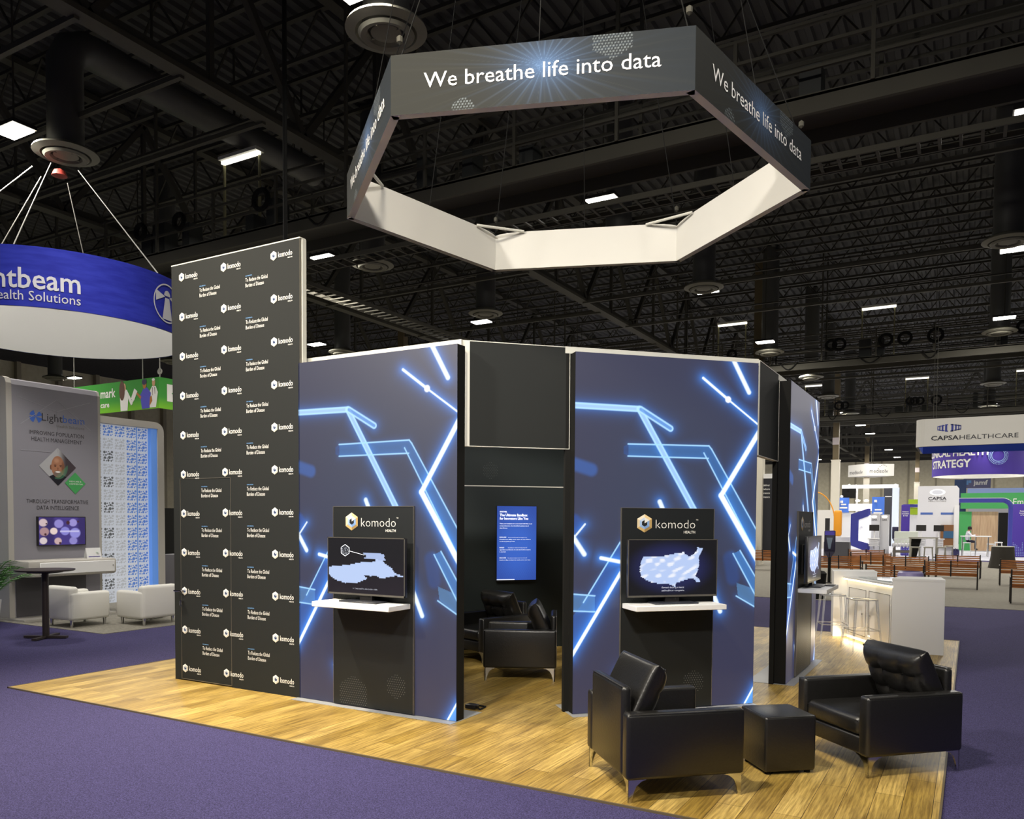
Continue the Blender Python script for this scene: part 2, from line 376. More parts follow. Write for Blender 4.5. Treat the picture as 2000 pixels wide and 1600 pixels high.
# ------------------------------------------------------------------ backlit walls with the neon-bar artwork
BASE = np.array(L(55, 57, 82)); DEEP = np.array(L(46, 52, 84))
def neon(u, z):
    c = np.zeros(u.shape + (3,)) + BASE; k = sm(1 - np.hypot((u - 1.1) / 1.5, (z - 2.1) / 1.6), 0, .8); c = over(c, L(56, 68, 92), k * .45)
    c = over(c, L(48, 48, 76), sm(z, 1.2, 0) * .5)
    halo = np.zeros(u.shape)
    solid = [([(1.35, 3.304), (1.633, 3.103)], .017, 1.), ([(1.633, 3.103), (2.03, 2.83)], .011, 1.), ([(1.675, 3.52), (1.868, 3.186)], .030, .9),
             ([(2.03, 2.85), (1.57, 2.136)], .032, 1.2), ([(1.57, 2.136), (2.03, 1.43)], .036, 1.3), ([(.498, 1.386), (-.02, .555)], .022, 1.2),
             ([(.279, 1.513), (.5, 1.47)], .023, 1.), ([(-.01, 1.717), (.106, 1.551)], .030, .85), ([(-.01, 1.70), (.111, 1.841)], .012, .7),
             ([(.894, 2.066), (.925, 2.0)], .03, .75), ([(1.44, 1.265), (1.58, .962)], .030, .8), ([(1.983, .176), (1.876, .0)], .012, 1.),
             ([(.476, .39), (.51, .29)], .012, .5)]
    glass = [([(-.05, 2.977), (.665, 2.968)], .030, L(176, 206, 232)), ([(.665, 2.968), (1.27, 1.99)], .032, L(170, 202, 230)), ([(.68, 2.965), (1.0, 2.79)], .032, L(104, 142, 190)),
             ]
    def poly(pts, col, a=.8):
        nonlocal c
        c = over(c, col, inpoly(u, z, pts) * a)
    # translucent faces
    poly([(.55, 2.625), (1.425, 2.632), (1.455, 2.60), (2.01, 1.75), (2.01, 1.50), (1.40, 2.505), (.55, 2.505)], L(58, 106, 166), .85); poly([(.5, 2.6), (.56, 2.62), (.56, 2.51), (.5, 2.53)], L(44, 78, 140), .6)
    poly([(.102, 1.083), (.494, 1.692), (.51, 1.40), (-.01, .60), (-.01, .95)], L(50, 94, 172), .75); poly([(-.01, 1.167), (.22, 1.145), (.22, .99), (-.01, 1.003)], L(92, 146, 206), .55)
    poly([(1.716, 1.549), (2.01, 1.07), (2.01, 1.27), (1.795, 1.58)], L(70, 128, 196), .75); poly([(1.76, 1.25), (2.01, 1.17), (2.01, .98), (1.78, 1.12)], L(96, 152, 206), .5)
    poly([(1.983, .176), (1.876, 0), (2.01, 0), (2.01, .2)], L(92, 150, 216), .9)
    for (a, b), w, col, al in (([(-.02, 2.42), (.17, 2.366)], .085, L(58, 96, 168), .8), ([(.0, 1.87), (.03, 1.83)], .09, L(40, 84, 170), .6), ([(1.68, 1.5), (1.72, 1.3)], .1, L(44, 80, 150), .45)):
        d = dseg(u, z, a, b); c = over(c, col, sm(d, w, w * .45) * al)
    for (a, b), w, col in glass:
        d = dseg(u, z, a, b); halo = np.maximum(halo, .55 * np.exp(-np.clip(d - w, 0, None) / .045)); c = over(c, col, sm(d, w, w - .012) * .88)
        c = over(c, L(190, 232, 255), sm(np.abs(d - w + .008), .013, .003) * .85)
    for (a, b) in ([(.55, 2.625), (1.425, 2.632)], [(1.425, 2.632), (1.455, 2.60)], [(1.455, 2.60), (2.02, 1.73)], [(.55, 2.507), (1.42, 2.507)], [(1.37, 2.56), (2.02, 1.48)], [(.102, 1.083), (.494, 1.692)], [(-.01, 1.167), (.22, 1.145)], [(-.01, 1.003), (.22, .99)], [(1.716, 1.549), (2.01, 1.07)], [(1.795, 1.58), (2.01, 1.26)], [(1.76, 1.115), (2.01, .98)]):
        d = dseg(u, z, a, b); halo = np.maximum(halo, .3 * np.exp(-d / .03)); c = over(c, L(170, 220, 255), sm(d, .010, .003))
    for (a, b), w, s_ in solid:
        d = dseg(u, z, a, b); halo = np.maximum(halo, min(1, s_) * np.exp(-np.clip(d - w * .8, 0, None) / .045))
    c = c + (halo ** 1.15)[..., None] * np.array((.015, .17, .62))
    for (a, b), w, s_ in solid:
        d = dseg(u, z, a, b); c = over(c, np.array(L(222, 240, 255)) * (.7 + .5 * s_), sm(d, w, w * .55)); c = over(c, np.array((1.25, 1.3, 1.35)) * min(1, s_), sm(d, w * .55, w * .2) * .8)
    d = np.hypot(u - 1.633, z - 3.103); c = over(c, (1.3, 1.35, 1.4), sm(d, .04, .022))
    return c
def backing(t, r): e = MB(); e.box((-.05, .13, 0), (r, .182, 3.567), M_BLACK); e.box((-.06, .128, 3.505), (r + .002, .184, 3.57), M_ALU); e.build('backing_frame', t)
def lightbox(x, y, deg, label, W=1.972, H=3.5, copy=None):
    t = thing('lightbox_wall', label, 'lightbox', (x, y, 0), deg, 'backlit walls around the stand')
    if copy:
        for ch in [o for o in bpy.data.objects if o.parent == copy and not o.name.startswith('backing')]: dup(ch, t)
        backing(t, 2.055); return t
    b = MB(); b.box((0, .004, .012), (W, .128, H), M_BLACK); b.build('box_frame', t)
    artgrid('glowing_graphic', W, H - .014, 356, 630, neon, M_LB, t, 0, 0, .014)
    backing(t, W - .045)
    p = MB(); p.box((-.03, -.1, 0), (W + .01, .44, .010), mat('base_steel', (150, 152, 156), .4)); p.build('base_plate', t)
    return t
LB1 = lightbox(-6.10, 6.22, 0, 'backlit neon wall beside the tall logo wall, left of the doorway')
LB2 = lightbox(-3.3205, 7.0365, 45, 'backlit neon wall facing forward between the two doorways', copy=LB1)
LB3 = lightbox(-1.827, 9.615, 90, 'backlit neon wall at far right seen almost edge-on', copy=LB1)

# dark headers closing the tops of the two openings
def header(x, y, deg, label, w=.99, post=True, z0=2.58, z1=3.567):
    t = thing('header_panel', label, 'header', (x, y, z0), deg, 'fabric headers over the doorways')
    h = z1 - z0; b = MB(); b.box((0, .0, .006), (w, .05, h - .006), M_DARK); b.build('fabric_face', t)
    e = MB()
    for lo, hi in (((0, -.003, h - .007), (w, .053, h)), ((0, -.003, 0), (w, .053, .006)), ((w - .002, -.003, 0), (w + .003, .053, h)), ((-.062 if post else -.003, -.002, 0), (0, .052, h))): e.box(lo, hi, M_ALU)
    e.build('edge_frame', t)
header(-4.122, 6.419, 45, 'dark fabric header over the front doorway between two backlit walls')
header(-1.957, 8.63, 90, 'dark fabric header over the narrow right-hand doorway', .975, False)

# ------------------------------------------------------------------ kiosks on the backlit walls
def kiosk(x, y, deg, label):
    t = thing('kiosk_board', label, 'kiosk', (x, y, 0), deg, 'black kiosk boards')
    b = MB(); b.box((.495, -.022, .02), (1.492, -.002, 2.012), M_BOARD); b.build('board', t)
    e = MB()
    for lo, hi in (((.489, -.025, .02), (.495, -.001, 2.015)), ((1.492, -.025, .02), (1.498, -.001, 2.015)), ((.489, -.025, 2.012), (1.498, -.001, 2.017))): e.box(lo, hi, M_BEZELS)
    e.build('edge_trim', t)
    l = MB(); hexlogo(l, .735, 1.866, .09, -.0245, LOGO_BIG)
    l.text('komodo', (.855, -.0245, 1.817), M_OFFWHITE, .092, .43, bold=-.012); l.text('TM', (1.292, -.0245, 1.895), M_OFFWHITE, .014); l.text('HEALTH', (1.285, -.0245, 1.768), M_OFFWHITE, .026, .125, al='r', bold=.02)
    l.build('logo', t)
    cl = (.5, 1.488, .03, 2.0)
    for x_, z_, r_, m_ in ((.75, .13, .2, M_DOT), (1.29, .27, .13, M_DOT), (1.02, .97, .12, M_DOTD), (1.36, 1.25, .13, M_DOTD), (.72, 1.12, .2, M_DOTD)):
        d = MB(); hexdots(d, x_, z_, r_, m_, -.0242, .026, .0045, cl); d.build('dot_pattern', t)
    f = MB(); f.rbox((.51, -.355, 1.035), (1.46, -.022, 1.085), .004, M_WHITE, 1); f.build('shelf', t)
    return t
K1 = kiosk(-6.10, 6.22, 0, 'black kiosk board with white shelf on the left backlit wall')
def kcopy(x, y, deg, label):
    t = thing('kiosk_board', label, 'kiosk', (x, y, 0), deg, 'black kiosk boards')
    for ch in [o for o in bpy.data.objects if o.parent == K1]: dup(ch, t)
kcopy(-3.329, 7.028, 45, 'black kiosk board with white shelf on the middle backlit wall behind the armchair')
kcopy(-1.827, 9.615, 90, 'black kiosk board with white shelf on the far right edge-on backlit wall')

US = [(.16, .30), (.36, .31), (.48, .25), (.58, .235), (.62, .215), (.65, .28), (.69, .31), (.73, .25), (.775, .19), (.775, .125), (.835, .16), (.82, .24), (.79, .32), (.80, .45), (.775, .58), (.75, .66), (.79, .70), (.815, .77), (.775, .775), (.73, .70), (.67, .715), (.62, .74), (.535, .78), (.525, .86), (.49, .82), (.43, .78), (.36, .79), (.26, .765), (.19, .72), (.14, .66), (.12, .53), (.135, .40)]
TX = [(.01, .53), (.27, .49), (.47, .43), (.59, .42), (.64, .39), (.625, .365), (.72, .365), (.755, .44), (.85, .52), (.88, .60), (.985, .645), (.98, .675), (.89, .645), (.72, .715), (.645, .665), (.575, .675), (.475, .665), (.535, .725), (.41, .80), (.235, .825), (.09, .765), (.01, .685)]
TOP = [(.455, .25), (.61, .25), (.73, .27), (.76, .31), (.745, .34), (.775, .375), (.73, .385), (.63, .365), (.485, .355), (.525, .32)]
def blocky(pts, k):
    """turn an outline into the stepped edge of a tiled map"""
    out = []; n = len(pts)
    for i in range(n):
        a, b = np.array(pts[i]), np.array(pts[(i + 1) % n]); m = max(1, int(np.hypot(*(b - a)) / k))
        for j in range(m):
            p = a + (b - a) * j / m; q = a + (b - a) * (j + 1) / m; out += [tuple(p), (q[0], p[1])] if j % 2 else [tuple(p), (p[0], q[1])]
    return out
def monitor(x, y, deg, label, kind):
    t = thing('monitor', label, 'monitor', (x, y, 0), deg, 'screens on the kiosk shelves')
    u0, u1, z0, z1, d = .517, 1.475, 1.148, 1.712, -.135
    b = MB(); b.rbox((u0, d + .004, z0), (u1, d + .045, z1), .006, M_BEZEL, 2); b.box((u0 + .2, d + .045, z0 + .1), (u1 - .2, d + .11, z1 - .1), M_BEZEL); b.build('housing', t)
    f = MB()
    for lo, hi in (((u0, d, z0), (u1, d + .006, z0 + .018)), ((u0, d, z1 - .008), (u1, d + .006, z1)), ((u0, d, z0), (u0 + .008, d + .006, z1)), ((u1 - .008, d, z0), (u1, d + .006, z1))): f.box(lo, hi, M_BEZELS)
    f.build('bezel', t)
    sx0, sx1, sz0, sz1 = u0 + .008, u1 - .008, z0 + .018, z1 - .008; sw, sh = sx1 - sx0, sz1 - sz0
    s_ = MB(); s_.box((sx0, d + .002, sz0), (sx1, d + .006, sz1), M_SCREEN); sc = s_.build('screen', t)
    P = lambda p, q=.0004: (sx0 + p[0] * sw, d + .002 - q, sz1 - p[1] * sh)
    m = MB(); tl = .0115 / sw
    def pic(u, z):
        a, q = u / sw, 1 - z / sh; k = sw / sh
        if kind == 'us': a = (np.floor(a / tl) + .5) * tl; row = np.floor(q / (tl * k)); a = np.where(row % 2 == 0, a, (np.floor(u / sw / tl + .5)) * tl); q = (row + .5) * tl * k
        else: a, q = (np.floor(a / tl) + .5) * tl, (np.floor(q / (tl * k)) + .5) * tl * k
        c_ = np.zeros(u.shape + (3,)) + np.array(L(12, 12, 16))
        if kind == 'us':
            d = np.hypot((u / sw - .47) / .5, (1 - z / sh - .5) / .5); c_ = over(c_, L(34, 40, 92), sm(d, 1.1, .5) * .8)
            c_ = over(c_, L(186, 206, 246), inpoly(a, q, US) * 1.); w = .6 * np.sin(a * 17 + 3 * np.sin(q * 11)) * np.sin(q * 31 + 3 * np.sin(a * 9)) + .4 * np.sin(a * 43 + q * 29); c_ = over(c_, L(246, 248, 255), inpoly(a, q, US) * sm(w, .1, .7) * .85)
        else:
            c_ = over(c_, L(26, 20, 28), sm(q, .2, 1.)); c_ = over(c_, L(190, 210, 248), inpoly(a, q, TX) * 1.); c_ = over(c_, L(176, 194, 234), inpoly(a, q, TOP) * 1.)
        return c_
    artgrid('map_picture', sw, sh, 236, 134, pic, M_SCREENART, sc, d + .0016, sx0, sz0)
    if kind == 'us':
        m.text('Komodo helping sciences', P((.5, .875)), M_SCREENT, .017, al='c', bold=.01); m.text('and healthcare companies', P((.5, .93)), M_SCREENT, .017, al='c', bold=.01)
    else:
        h0 = [(.235 + .062 * math.sin(k * PI / 3), .225 - .105 * math.cos(k * PI / 3)) for k in range(6)]
        m.tube([P(p, .002) for p in h0], .003, M_SCREENT, 4, closed=True); m.text('2.5X', P((.235, .245)), M_SCREENT, .034, al='c', bold=.02)
        for q, w in ((.175, .06), (.272, .085), (.298, .06)): m.text('NATIONAL' if q < .2 else ('PREVALENCE' if q < .28 else 'RATES'), P((.235, q)), M_SCREENT, .009, w * sw, al='c', bold=.02)
        m.tube([P((.295, .235), .002), P((.49, .3), .002)], .0022, M_SCREENT, 4); m.text('in Texas and five times more visits', P((.5, .925)), M_SCREENT, .016, al='c', bold=.01)
    m.build('caption', sc)
    n = MB(); n.box((.92, -.12, 1.098), (1.07, -.075, 1.2), M_BEZEL); n.rbox((.76, -.245, 1.086), (1.22, -.06, 1.1), .004, mat('stand_plate', (44, 46, 54), .4), 1); n.build('stand', t)
monitor(-6.10, 6.22, 0, 'monitor showing a tilted Texas map on the left kiosk shelf', 'tx')
monitor(-3.329, 7.028, 45, 'monitor showing a pale map of the United States on the middle kiosk shelf', 'us')
monitor(-1.827, 9.615, 90, 'edge-on monitor with pale map on the far right kiosk shelf', 'us')
tb = MB(); tb.rbox((-1.575, 10.70, 1.086), (-1.48, 10.90, 1.1), .004, mat('tablet_case', (40, 40, 46), .4), 1)
tag(tb.build('tablet'), 'dark tablet lying flat on the far right kiosk shelf', 'tablet')

# ------------------------------------------------------------------ meeting room wall and its screen
def backroom():
    t = thing('partition_wall', 'dark inner wall of the meeting room with faint dotted hexagons', 'partition', (-5.848, 10.265, 0), 45)
    b = MB(); b.box((-1.3, 0, 0), (1.75, .06, 3.5), M_DARKER); b.build('panel', t)
    l = MB(); l.box((-.9, -.004, 2.372), (.845, 0, 2.386), M_OFFWHITE); l.box((.845, -.003, 0), (.852, 0, 3.5), M_BLACK); l.build('seam_strip', t)
    for x, z, r, m in ((-.327, 2.605, .13, M_DOT), (.06, 2.79, .24, M_DOTD), (-.6, 2.0, .13, M_DOTD), (-.5, 1.12, .26, M_DOTD), (.75, 1.75, .2, M_DOTD), (.55, .75, .2, M_DOTD)):
        d = MB(); hexdots(d, x, z, r, m, -.003, .026, .004); d.build('dot_pattern', t)
    s_ = thing('wall_screen', 'tall blue portrait screen hung on the dark meeting room wall', 'screen', (-5.848, 10.265, 0), 45)
    u0, u1, z0, z1 = -.243, .363, 1.009, 2.095
    h = MB(); h.box((u0, -.05, z0 - .014), (u1, -.008, z1), M_BEZEL); h.build('housing', s_)
    def pic(u, z):
        c = np.zeros(u.shape + (3,)) + np.array(L(38, 62, 150)); c = over(c, L(62, 108, 214), sm(1 - np.hypot((u - .3) / .5, (z - .5) / .7), 0, .8) * .7)
        st = (np.sin((u * .9 + z * 1.5) * 230) > .2); c = over(c, L(86, 128, 214), st * .45)
        return over(c, L(235, 240, 255), ((z < .012) & (u < .27)) * 1.)
    artgrid('picture', u1 - u0 - .01, z1 - z0 - .01, 122, 217, pic, M_SCREENART, s_, -.0505, u0 + .005, z0 + .005)
    x = MB(); x0 = u0 + .045
    def tl(z, s, w, h=.014, b=.015): x.text(s, (x0, -.0515, z), M_SCREENT, h, w, bold=b)
    tl(2.0, 'SENTINEL', .11, .02, .03); tl(1.945, 'The Ultimate Sandbox', .42, .036, .03); tl(1.895, 'for Innovators Like You', .43, .036, .03)
    for i, q in enumerate(('Take your analytics to a new level with the most', 'comprehensive, de-identified, patient-level', 'data library.')): tl(1.83 - i * .032, q, (.49, .44, .12)[i])
    z = 1.63
    for hd, ls in (('EXPLORE', ('  Assess the full breadth and depth of our', 'Healthcare Map and view all the filters', 'to refine the patients you need.')), ('BUILD', ('  Assemble your cohorts and study groups with', 'algorithms and libraries of code lists built by experts', 'in every field.')), ('DISCOVER', ('  Run advanced analyses on your own data with', 'Healthcare Map and share the results across your team.'))):
        tl(z, hd, .1 if hd != 'BUILD' else .07, .016, .03); x.text(ls[0].strip(), (x0 + .125, -.0515, z), M_SCREENT, .013, .29)
        for i, q in enumerate(ls[1:]): tl(z - .03 * (i + 1), q, .47 if i == 0 and len(q) > 36 else None, .013)
        z -= .15
    x.build('text', s_)
backroom()

# ------------------------------------------------------------------ hanging six-sided sign
def burst(u, z):
    r = np.hypot((u - 1.2), (z - .28) * 1.6); a = np.arctan2((z - .28) * 1.6, u - 1.2)
    c = np.zeros(u.shape + (3,)) + np.array(L(36, 37, 34)); c = over(c, L(30, 36, 42), sm(u, .9, 2.3) * .9)
    rays = np.clip(np.sin(a * 37 + np.sin(a * 11) * 2), 0, 1) ** 14; c = over(c, L(62, 64, 57), rays * np.exp(-r / .55) * .55)
    c = over(c, L(82, 112, 156), np.exp(-(r / .17) ** 1.2) * .85); c = over(c, L(112, 142, 182), np.clip(np.sin(a * 30), 0, 1) ** 6 * np.exp(-r / .2) * .6)
    for cx, cz, rr in ((1.72, .44, .17), (.58, .0, .1)):
        p = .024; j = np.round(z / (p * .866)); i = np.round(u / p - .5 * (j % 2)); dd = np.hypot(u - (i + .5 * (j % 2)) * p, z - j * p * .866)
        c = over(c, L(112, 120, 124), inhex(u - cx, z - cz, rr) * sm(dd, .008, .005) * .85)
    return c
def hexsign():
    R, z0, z1, ph = 2.3246, 5.0475, 5.508, math.radians(259.52); H = z1 - z0
    t = thing('hanging_sign', 'six-sided black ring sign with white lining hung over the stand', 'hanging sign', (-3.607, 7.406, z0))
    C = [Vector((R * math.cos(ph + k * PI / 3), R * math.sin(ph + k * PI / 3), 0)) for k in range(6)]
    first = None
    for k in range(6):
        a, b = C[k], C[(k + 1) % 6]; ang = math.atan2(b.y - a.y, b.x - a.x)
        if first is None:
            o = artgrid('outer_panel', R, H, 330, 72, burst, M_PRINT, t); first = o
            x = MB(); x.text('We breathe life into data', (.268, -.004, .188), mat('sign_white_print', (250, 249, 244), .6), .122, 1.81); lt = x.build('lettering', o); firstl = lt
        else:
            o = first.copy(); COL.objects.link(o); o.parent = t; lt = firstl.copy(); COL.objects.link(lt); lt.parent = o
        o.location = a; o.rotation_euler = (0, 0, ang)
        n = (a + b).normalized() * -.07; ii = MB(); s_ = .03
        nx = 24; vs = []; d = (b - a)
        for i in range(nx + 1):
            f = i / nx; e = min(f, 1 - f)
            for j in range(5):
                g = j / 4; wr = .022 * math.exp(-e * 16) * math.sin(g * PI) * (1 + .5 * math.sin(i * 2.1))
                zz = H * g - (.05 * math.exp(-e * 22) * g); vs.append(a + d * f + n * (1 + wr * 8) + Vector((0, 0, .002 + zz * .99)))
        ii.add(vs, [(i * 5 + j, (i + 1) * 5 + j, (i + 1) * 5 + j + 1, i * 5 + j + 1) for i in range(nx) for j in range(4)], M_OFFWHITE, True)
        ii.poly([a, b, b + n, a + n], M_OFFWHITE); ii.build('inner_lining', t)
        br = MB(); p = a + (b - a) * .16; q = a + (C[k - 1] - a) * .16; zt = Vector((0, 0, H - .01)); br.tube([p * .955 + zt, q * .955 + zt], .017, M_ALU); br.build('corner_brace', t)
    cb = MB()
    for k in range(6):
        a = C[k] * .96 + Vector((0, 0, H)); h = Vector((C[k].x * .45, C[k].y * .45, 3.6)); cb.tube([a, h], .005, M_BLACK, 5)
        m = (C[k] + C[(k + 1) % 6]) * .49 + Vector((0, 0, H)); cb.tube([m, (m.x * .7, m.y * .7, 3.6)], .004, M_BLACK, 5)
        cb.lathe([(.0, 0), (.025, .02), (.025, .06), (0, .08)], M_STEEL2, 8, tuple(a + Vector((0, 0, .12))))
    cb.build('suspension_cable', t)
hexsign()
# ------------------------------------------------------------------ leather armchairs and cube ottoman
def pillow(w, h, t, nx=40, ny=34, tuft=False):
    """upholstered block in the local xz plane, thickness along y, front at -y"""
    xs = np.sin(np.linspace(-1, 1, nx) * PI / 2); zs = np.sin(np.linspace(-1, 1, ny) * PI / 2); X_, Z_ = np.meshgrid(xs, zs)
    e = np.clip(1 - np.abs(X_) ** 7, 0, 1) ** .36 * np.clip(1 - np.abs(Z_) ** 7, 0, 1) ** .36
    f = t / 2 * e * (1 + .12 * (1 - X_ ** 2) * (1 - Z_ ** 2)); bk = t / 2 * e * .32
    if tuft:
        gx = np.minimum(np.abs(X_ - .34), np.abs(X_ + .34)) * w / 2; gz = np.minimum(np.abs(Z_ - .32), np.abs(Z_ + .32)) * h / 2
        f = f - (.007 * np.exp(-(gx / .010) ** 2) + .007 * np.exp(-(gz / .010) ** 2)) * e - .022 * np.exp(-(gx ** 2 + gz ** 2) / .0016)
        f = f + .010 * e * np.abs(np.cos(X_ * PI * 1.47)) * np.abs(np.cos(Z_ * PI * 1.56))
    V = []
    for s_, a in ((-1, f), (1, bk)): V += [(x * w / 2, s_ * y, z * h / 2) for x, y, z in zip(X_.ravel(), a.ravel(), Z_.ravel())]
    i = np.arange(nx * ny).reshape(ny, nx); N = nx * ny; F = []
    for r in range(ny - 1):
        for c_ in range(nx - 1):
            a, b, d, e_ = i[r, c_], i[r, c_ + 1], i[r + 1, c_ + 1], i[r + 1, c_]; F.append((a, b, d, e_)); F.append((e_ + N, d + N, b + N, a + N))
    return V, F
def armchair_proto(label, x, y, deg):
    t = thing('armchair', label, 'armchair', (x, y, .006), deg, 'black leather armchairs'); Lm = M_LEATHER
    for s_ in (-1, 1):
        a = MB(); a.rbox((s_ * .375 - .055, -.43, .15), (s_ * .375 + .055, .43, .602), .028, Lm, 3)
        a.tube([(s_ * .425, -.415, .59), (s_ * .425, .415, .59)], .004, Lm, 5); a.build('arm', t)
    b = MB(); b.rbox((-.322, -.43, .15), (.322, -.355, .765), .03, Lm); b.tube([(-.3, -.425, .76), (.3, -.425, .76)], .004, Lm, 5); b.build('back_frame', t)
    p = MB(); p.rbox((-.322, -.30, .15), (.322, .405, .285), .02, Lm); p.build('seat_base', t)
    c_ = MB(); c_.rbox((-.318, -.24, .288), (.318, .425, .435), .05, Lm, 4); c_.tube([(-.3, .418, .40), (.3, .418, .40)], .004, Lm, 5); c_.build('seat_cushion', t)
    V, F = pillow(.66, .51, .26, tuft=True); k = MB()
    X = Matrix.Translation((0, -.278, .672)) @ Matrix.Rotation(math.radians(-26), 4, 'X') @ Matrix.Rotation(PI, 4, 'Z')
    k.add(V, F, Lm, True, X)
    k.tube([X @ Vector(q) for q in ((-.318, -.06, -.245), (-.318, -.06, .247), (.318, -.06, .247), (.318, -.06, -.245))], .004, Lm, 5)
    bc = k.build('back_cushion', t)
    bt = MB()
    for bx in (-.107, .107):
        for bz in (-.083, .083): q = X @ Vector((bx, -.122, bz)); bt.lathe([(0, -.006), (.011, -.004), (.013, .002), (0, .006)], Lm, 10, tuple(q))
    bt.build('button', bc)
    for sx in (-1, 1):
        for sy in (-1, 1):
            l = MB(); cx, cy = sx * .415, sy * .412
            prof = [(0, .155), (.135, .155), (.09, .14), (.055, .112), (.036, .07), (.020, 0), (0, 0)]
            l.prism([(cx - sx * u, cy, z) for u, z in prof], (0, -sy * .012, 0), M_CHROME); l.prism([(cx, cy - sy * u, z) for u, z in prof], (-sx * .012, 0, 0), M_CHROME); l.build('leg', t)
    return t
CH = armchair_proto('black leather armchair in front seen from behind, left of the cube ottoman', -1.924, 5.594, -47.4)
def chair(label, x, y, deg):
    t = thing('armchair', label, 'armchair', (x, y, .006), deg, 'black leather armchairs')
    for ch in [o for o in bpy.data.objects if o.parent == CH]: dup(ch, t)
    return t
CB = chair('black leather armchair at right with tufted back lit blue, by the carpet edge', -.625, 6.985, 135)
chair('black leather armchair in the doorway seen from its side', -4.74, 8.573, 116.3)
chair('black leather armchair below the wall screen, behind the one in the doorway', -5.73, 9.42, 160)
hl = MB(); hv = []; hf = []
for i in range(9):
    for j in range(7): hv.append((-.25 + i * .035, -.33 + j * .05, .148 - .062 * math.sin(i / 8 * PI) * math.sin(j / 6 * PI) * (1 + .25 * math.sin(i * 1.7 + j * 2.3))))
for i in range(8):
    for j in range(6): a = i * 7 + j; hf.append((a, a + 7, a + 8, a + 1))
hl.add(hv, hf, M_BLACK, True); o = hl.build('torn_lining', CB); o['label'] = 'sagging torn black lining under the seat'
def ottoman():
    t = thing('ottoman', 'black leather cube ottoman between the two front armchairs', 'ottoman', (-1.262, 6.362, .006), 39.5)
    b = MB(); b.rbox((-.205, -.205, .022), (.205, .205, .436), .02, M_LEATHER, 3); b.build('cube', t)
    p = MB()
    for s_ in (-1, 1):
        p.tube([(s_ * .2, -.19, .43), (s_ * .2, .19, .43)], .004, M_LEATHER, 5); p.tube([(-.19, s_ * .2, .43), (.19, s_ * .2, .43)], .004, M_LEATHER, 5)
    p.build('piping', t)
    for sx in (-1, 1):
        for sy in (-1, 1): f = MB(); f.lathe([(0, 0), (.022, 0), (.022, .024), (0, .024)], M_BLACK, 12, (sx * .16, sy * .16, 0)); f.build('foot', t)
ottoman()

# ------------------------------------------------------------------ white reception counter and clear stools
def counter():
    t = thing('reception_counter', 'white angular reception counter with a warm light strip', 'counter', (0, 0, 0)); w = M_WHITE
    def block(name, pts, z0, z1):
        b = MB(); b.prism([(x, y, z0) for x, y in pts], (0, 0, z1 - z0 - .03), w); pc = np.mean(pts, axis=0)
        b.prism([(pc[0] + (x - pc[0]) * 1.012, pc[1] + (y - pc[1]) * 1.012, z1 - .03) for x, y in pts], (0, 0, .03), w); return b.build(name, t)
    block('end_block', [(-.979, 12.82), (-.307, 12.918), (-.38, 13.5), (-.93, 13.42)], .006, 1.08)
    block('end_block', [(-1.95, 14.12), (-1.80, 14.2), (-1.33, 14.42), (-1.45, 14.95), (-2.05, 14.6)], .006, 1.08)
    # recessed middle run between the blocks, doors facing the stools
    a, b = Vector((-1.80, 14.2, 0)), Vector((-.985, 12.80, 0)); d = (b - a).normalized(); n = Vector((-d.y, d.x, 0)) * 1
    if n.dot(Vector((1, 1, 0))) < 0: n = -n
    Ln = (b - a).length; q = lambda u, k, z: a + d * u + n * k + Vector((0, 0, z))
    def slab(name, u0, u1, k0, k1, z0, z1, m, par=t, lab=None):
        x = MB(); x.prism([q(u0, k0, z0), q(u1, k0, z0), q(u1, k1, z0), q(u0, k1, z0)], (0, 0, z1 - z0), m); o = x.build(name, par)
        if lab: o['label'] = lab
        return o
    slab('cabinet_body', .02, Ln - .02, .05, .5, .05, .94, w); slab('worktop', .01, Ln - .01, -.02, .5, .975, 1.0, w)
    slab('light_strip', .01, Ln - .01, -.01, .03, .95, .975, M_LED); slab('light_strip', .02, Ln - .02, .06, .09, .008, .035, M_LED)
    for u0, u1, hx in ((.1, .72, .64), (.82, 1.5, .90)):
        dr = slab('cabinet_door', u0, u1, .04, .05, .1, .83, w)
        g = MB()
        for lo, hi in ((u0, u0 + .006), (u1 - .006, u1)): g.prism([q(lo, .036, .1), q(hi, .036, .1), q(hi, .04, .1), q(lo, .04, .1)], (0, 0, .73), M_BEZEL)
        for z in (.1, .825): g.prism([q(u0, .036, z), q(u1, .036, z), q(u1, .04, z), q(u0, .04, z)], (0, 0, .006), M_BEZEL)
        g.build('door_gap', dr); k = MB(); p = q(hx, .03, .45); k.tube([p, p - n * .02], .012, M_CHROME); k.build('lock', dr)
    gl = MB(); gl.prism([q(.3, .1, 1.003), q(Ln - .3, .1, 1.003), q(Ln - .3, .6, 1.003), q(.3, .6, 1.003)], (0, 0, .012), MATS.get('glass_top') or clear_mat('glass_top', (220, 230, 230), .12)); gl.build('glass_top', t)
    lo = area('counter_strip_lamp', tuple(q(Ln / 2, -.03, .12)), 9, .3, (1, .86, .6)); lo.data.shape = 'RECTANGLE'; lo.data.size = Ln * .9; lo.data.size_y = .03
    lo.rotation_euler = ((-n * .8 + Vector((0, 0, -.5)))).to_track_quat('-Z', 'Y').to_euler(); lo.rotation_euler = Matrix((d, (Vector((0, 0, -.5)) - n * .8).normalized().cross(d) * -1, -(Vector((0, 0, -.5)) - n * .8).normalized())).transposed().to_euler()
counter()
M_CLEAR = clear_mat('clear_acrylic', (248, 249, 251), .14)
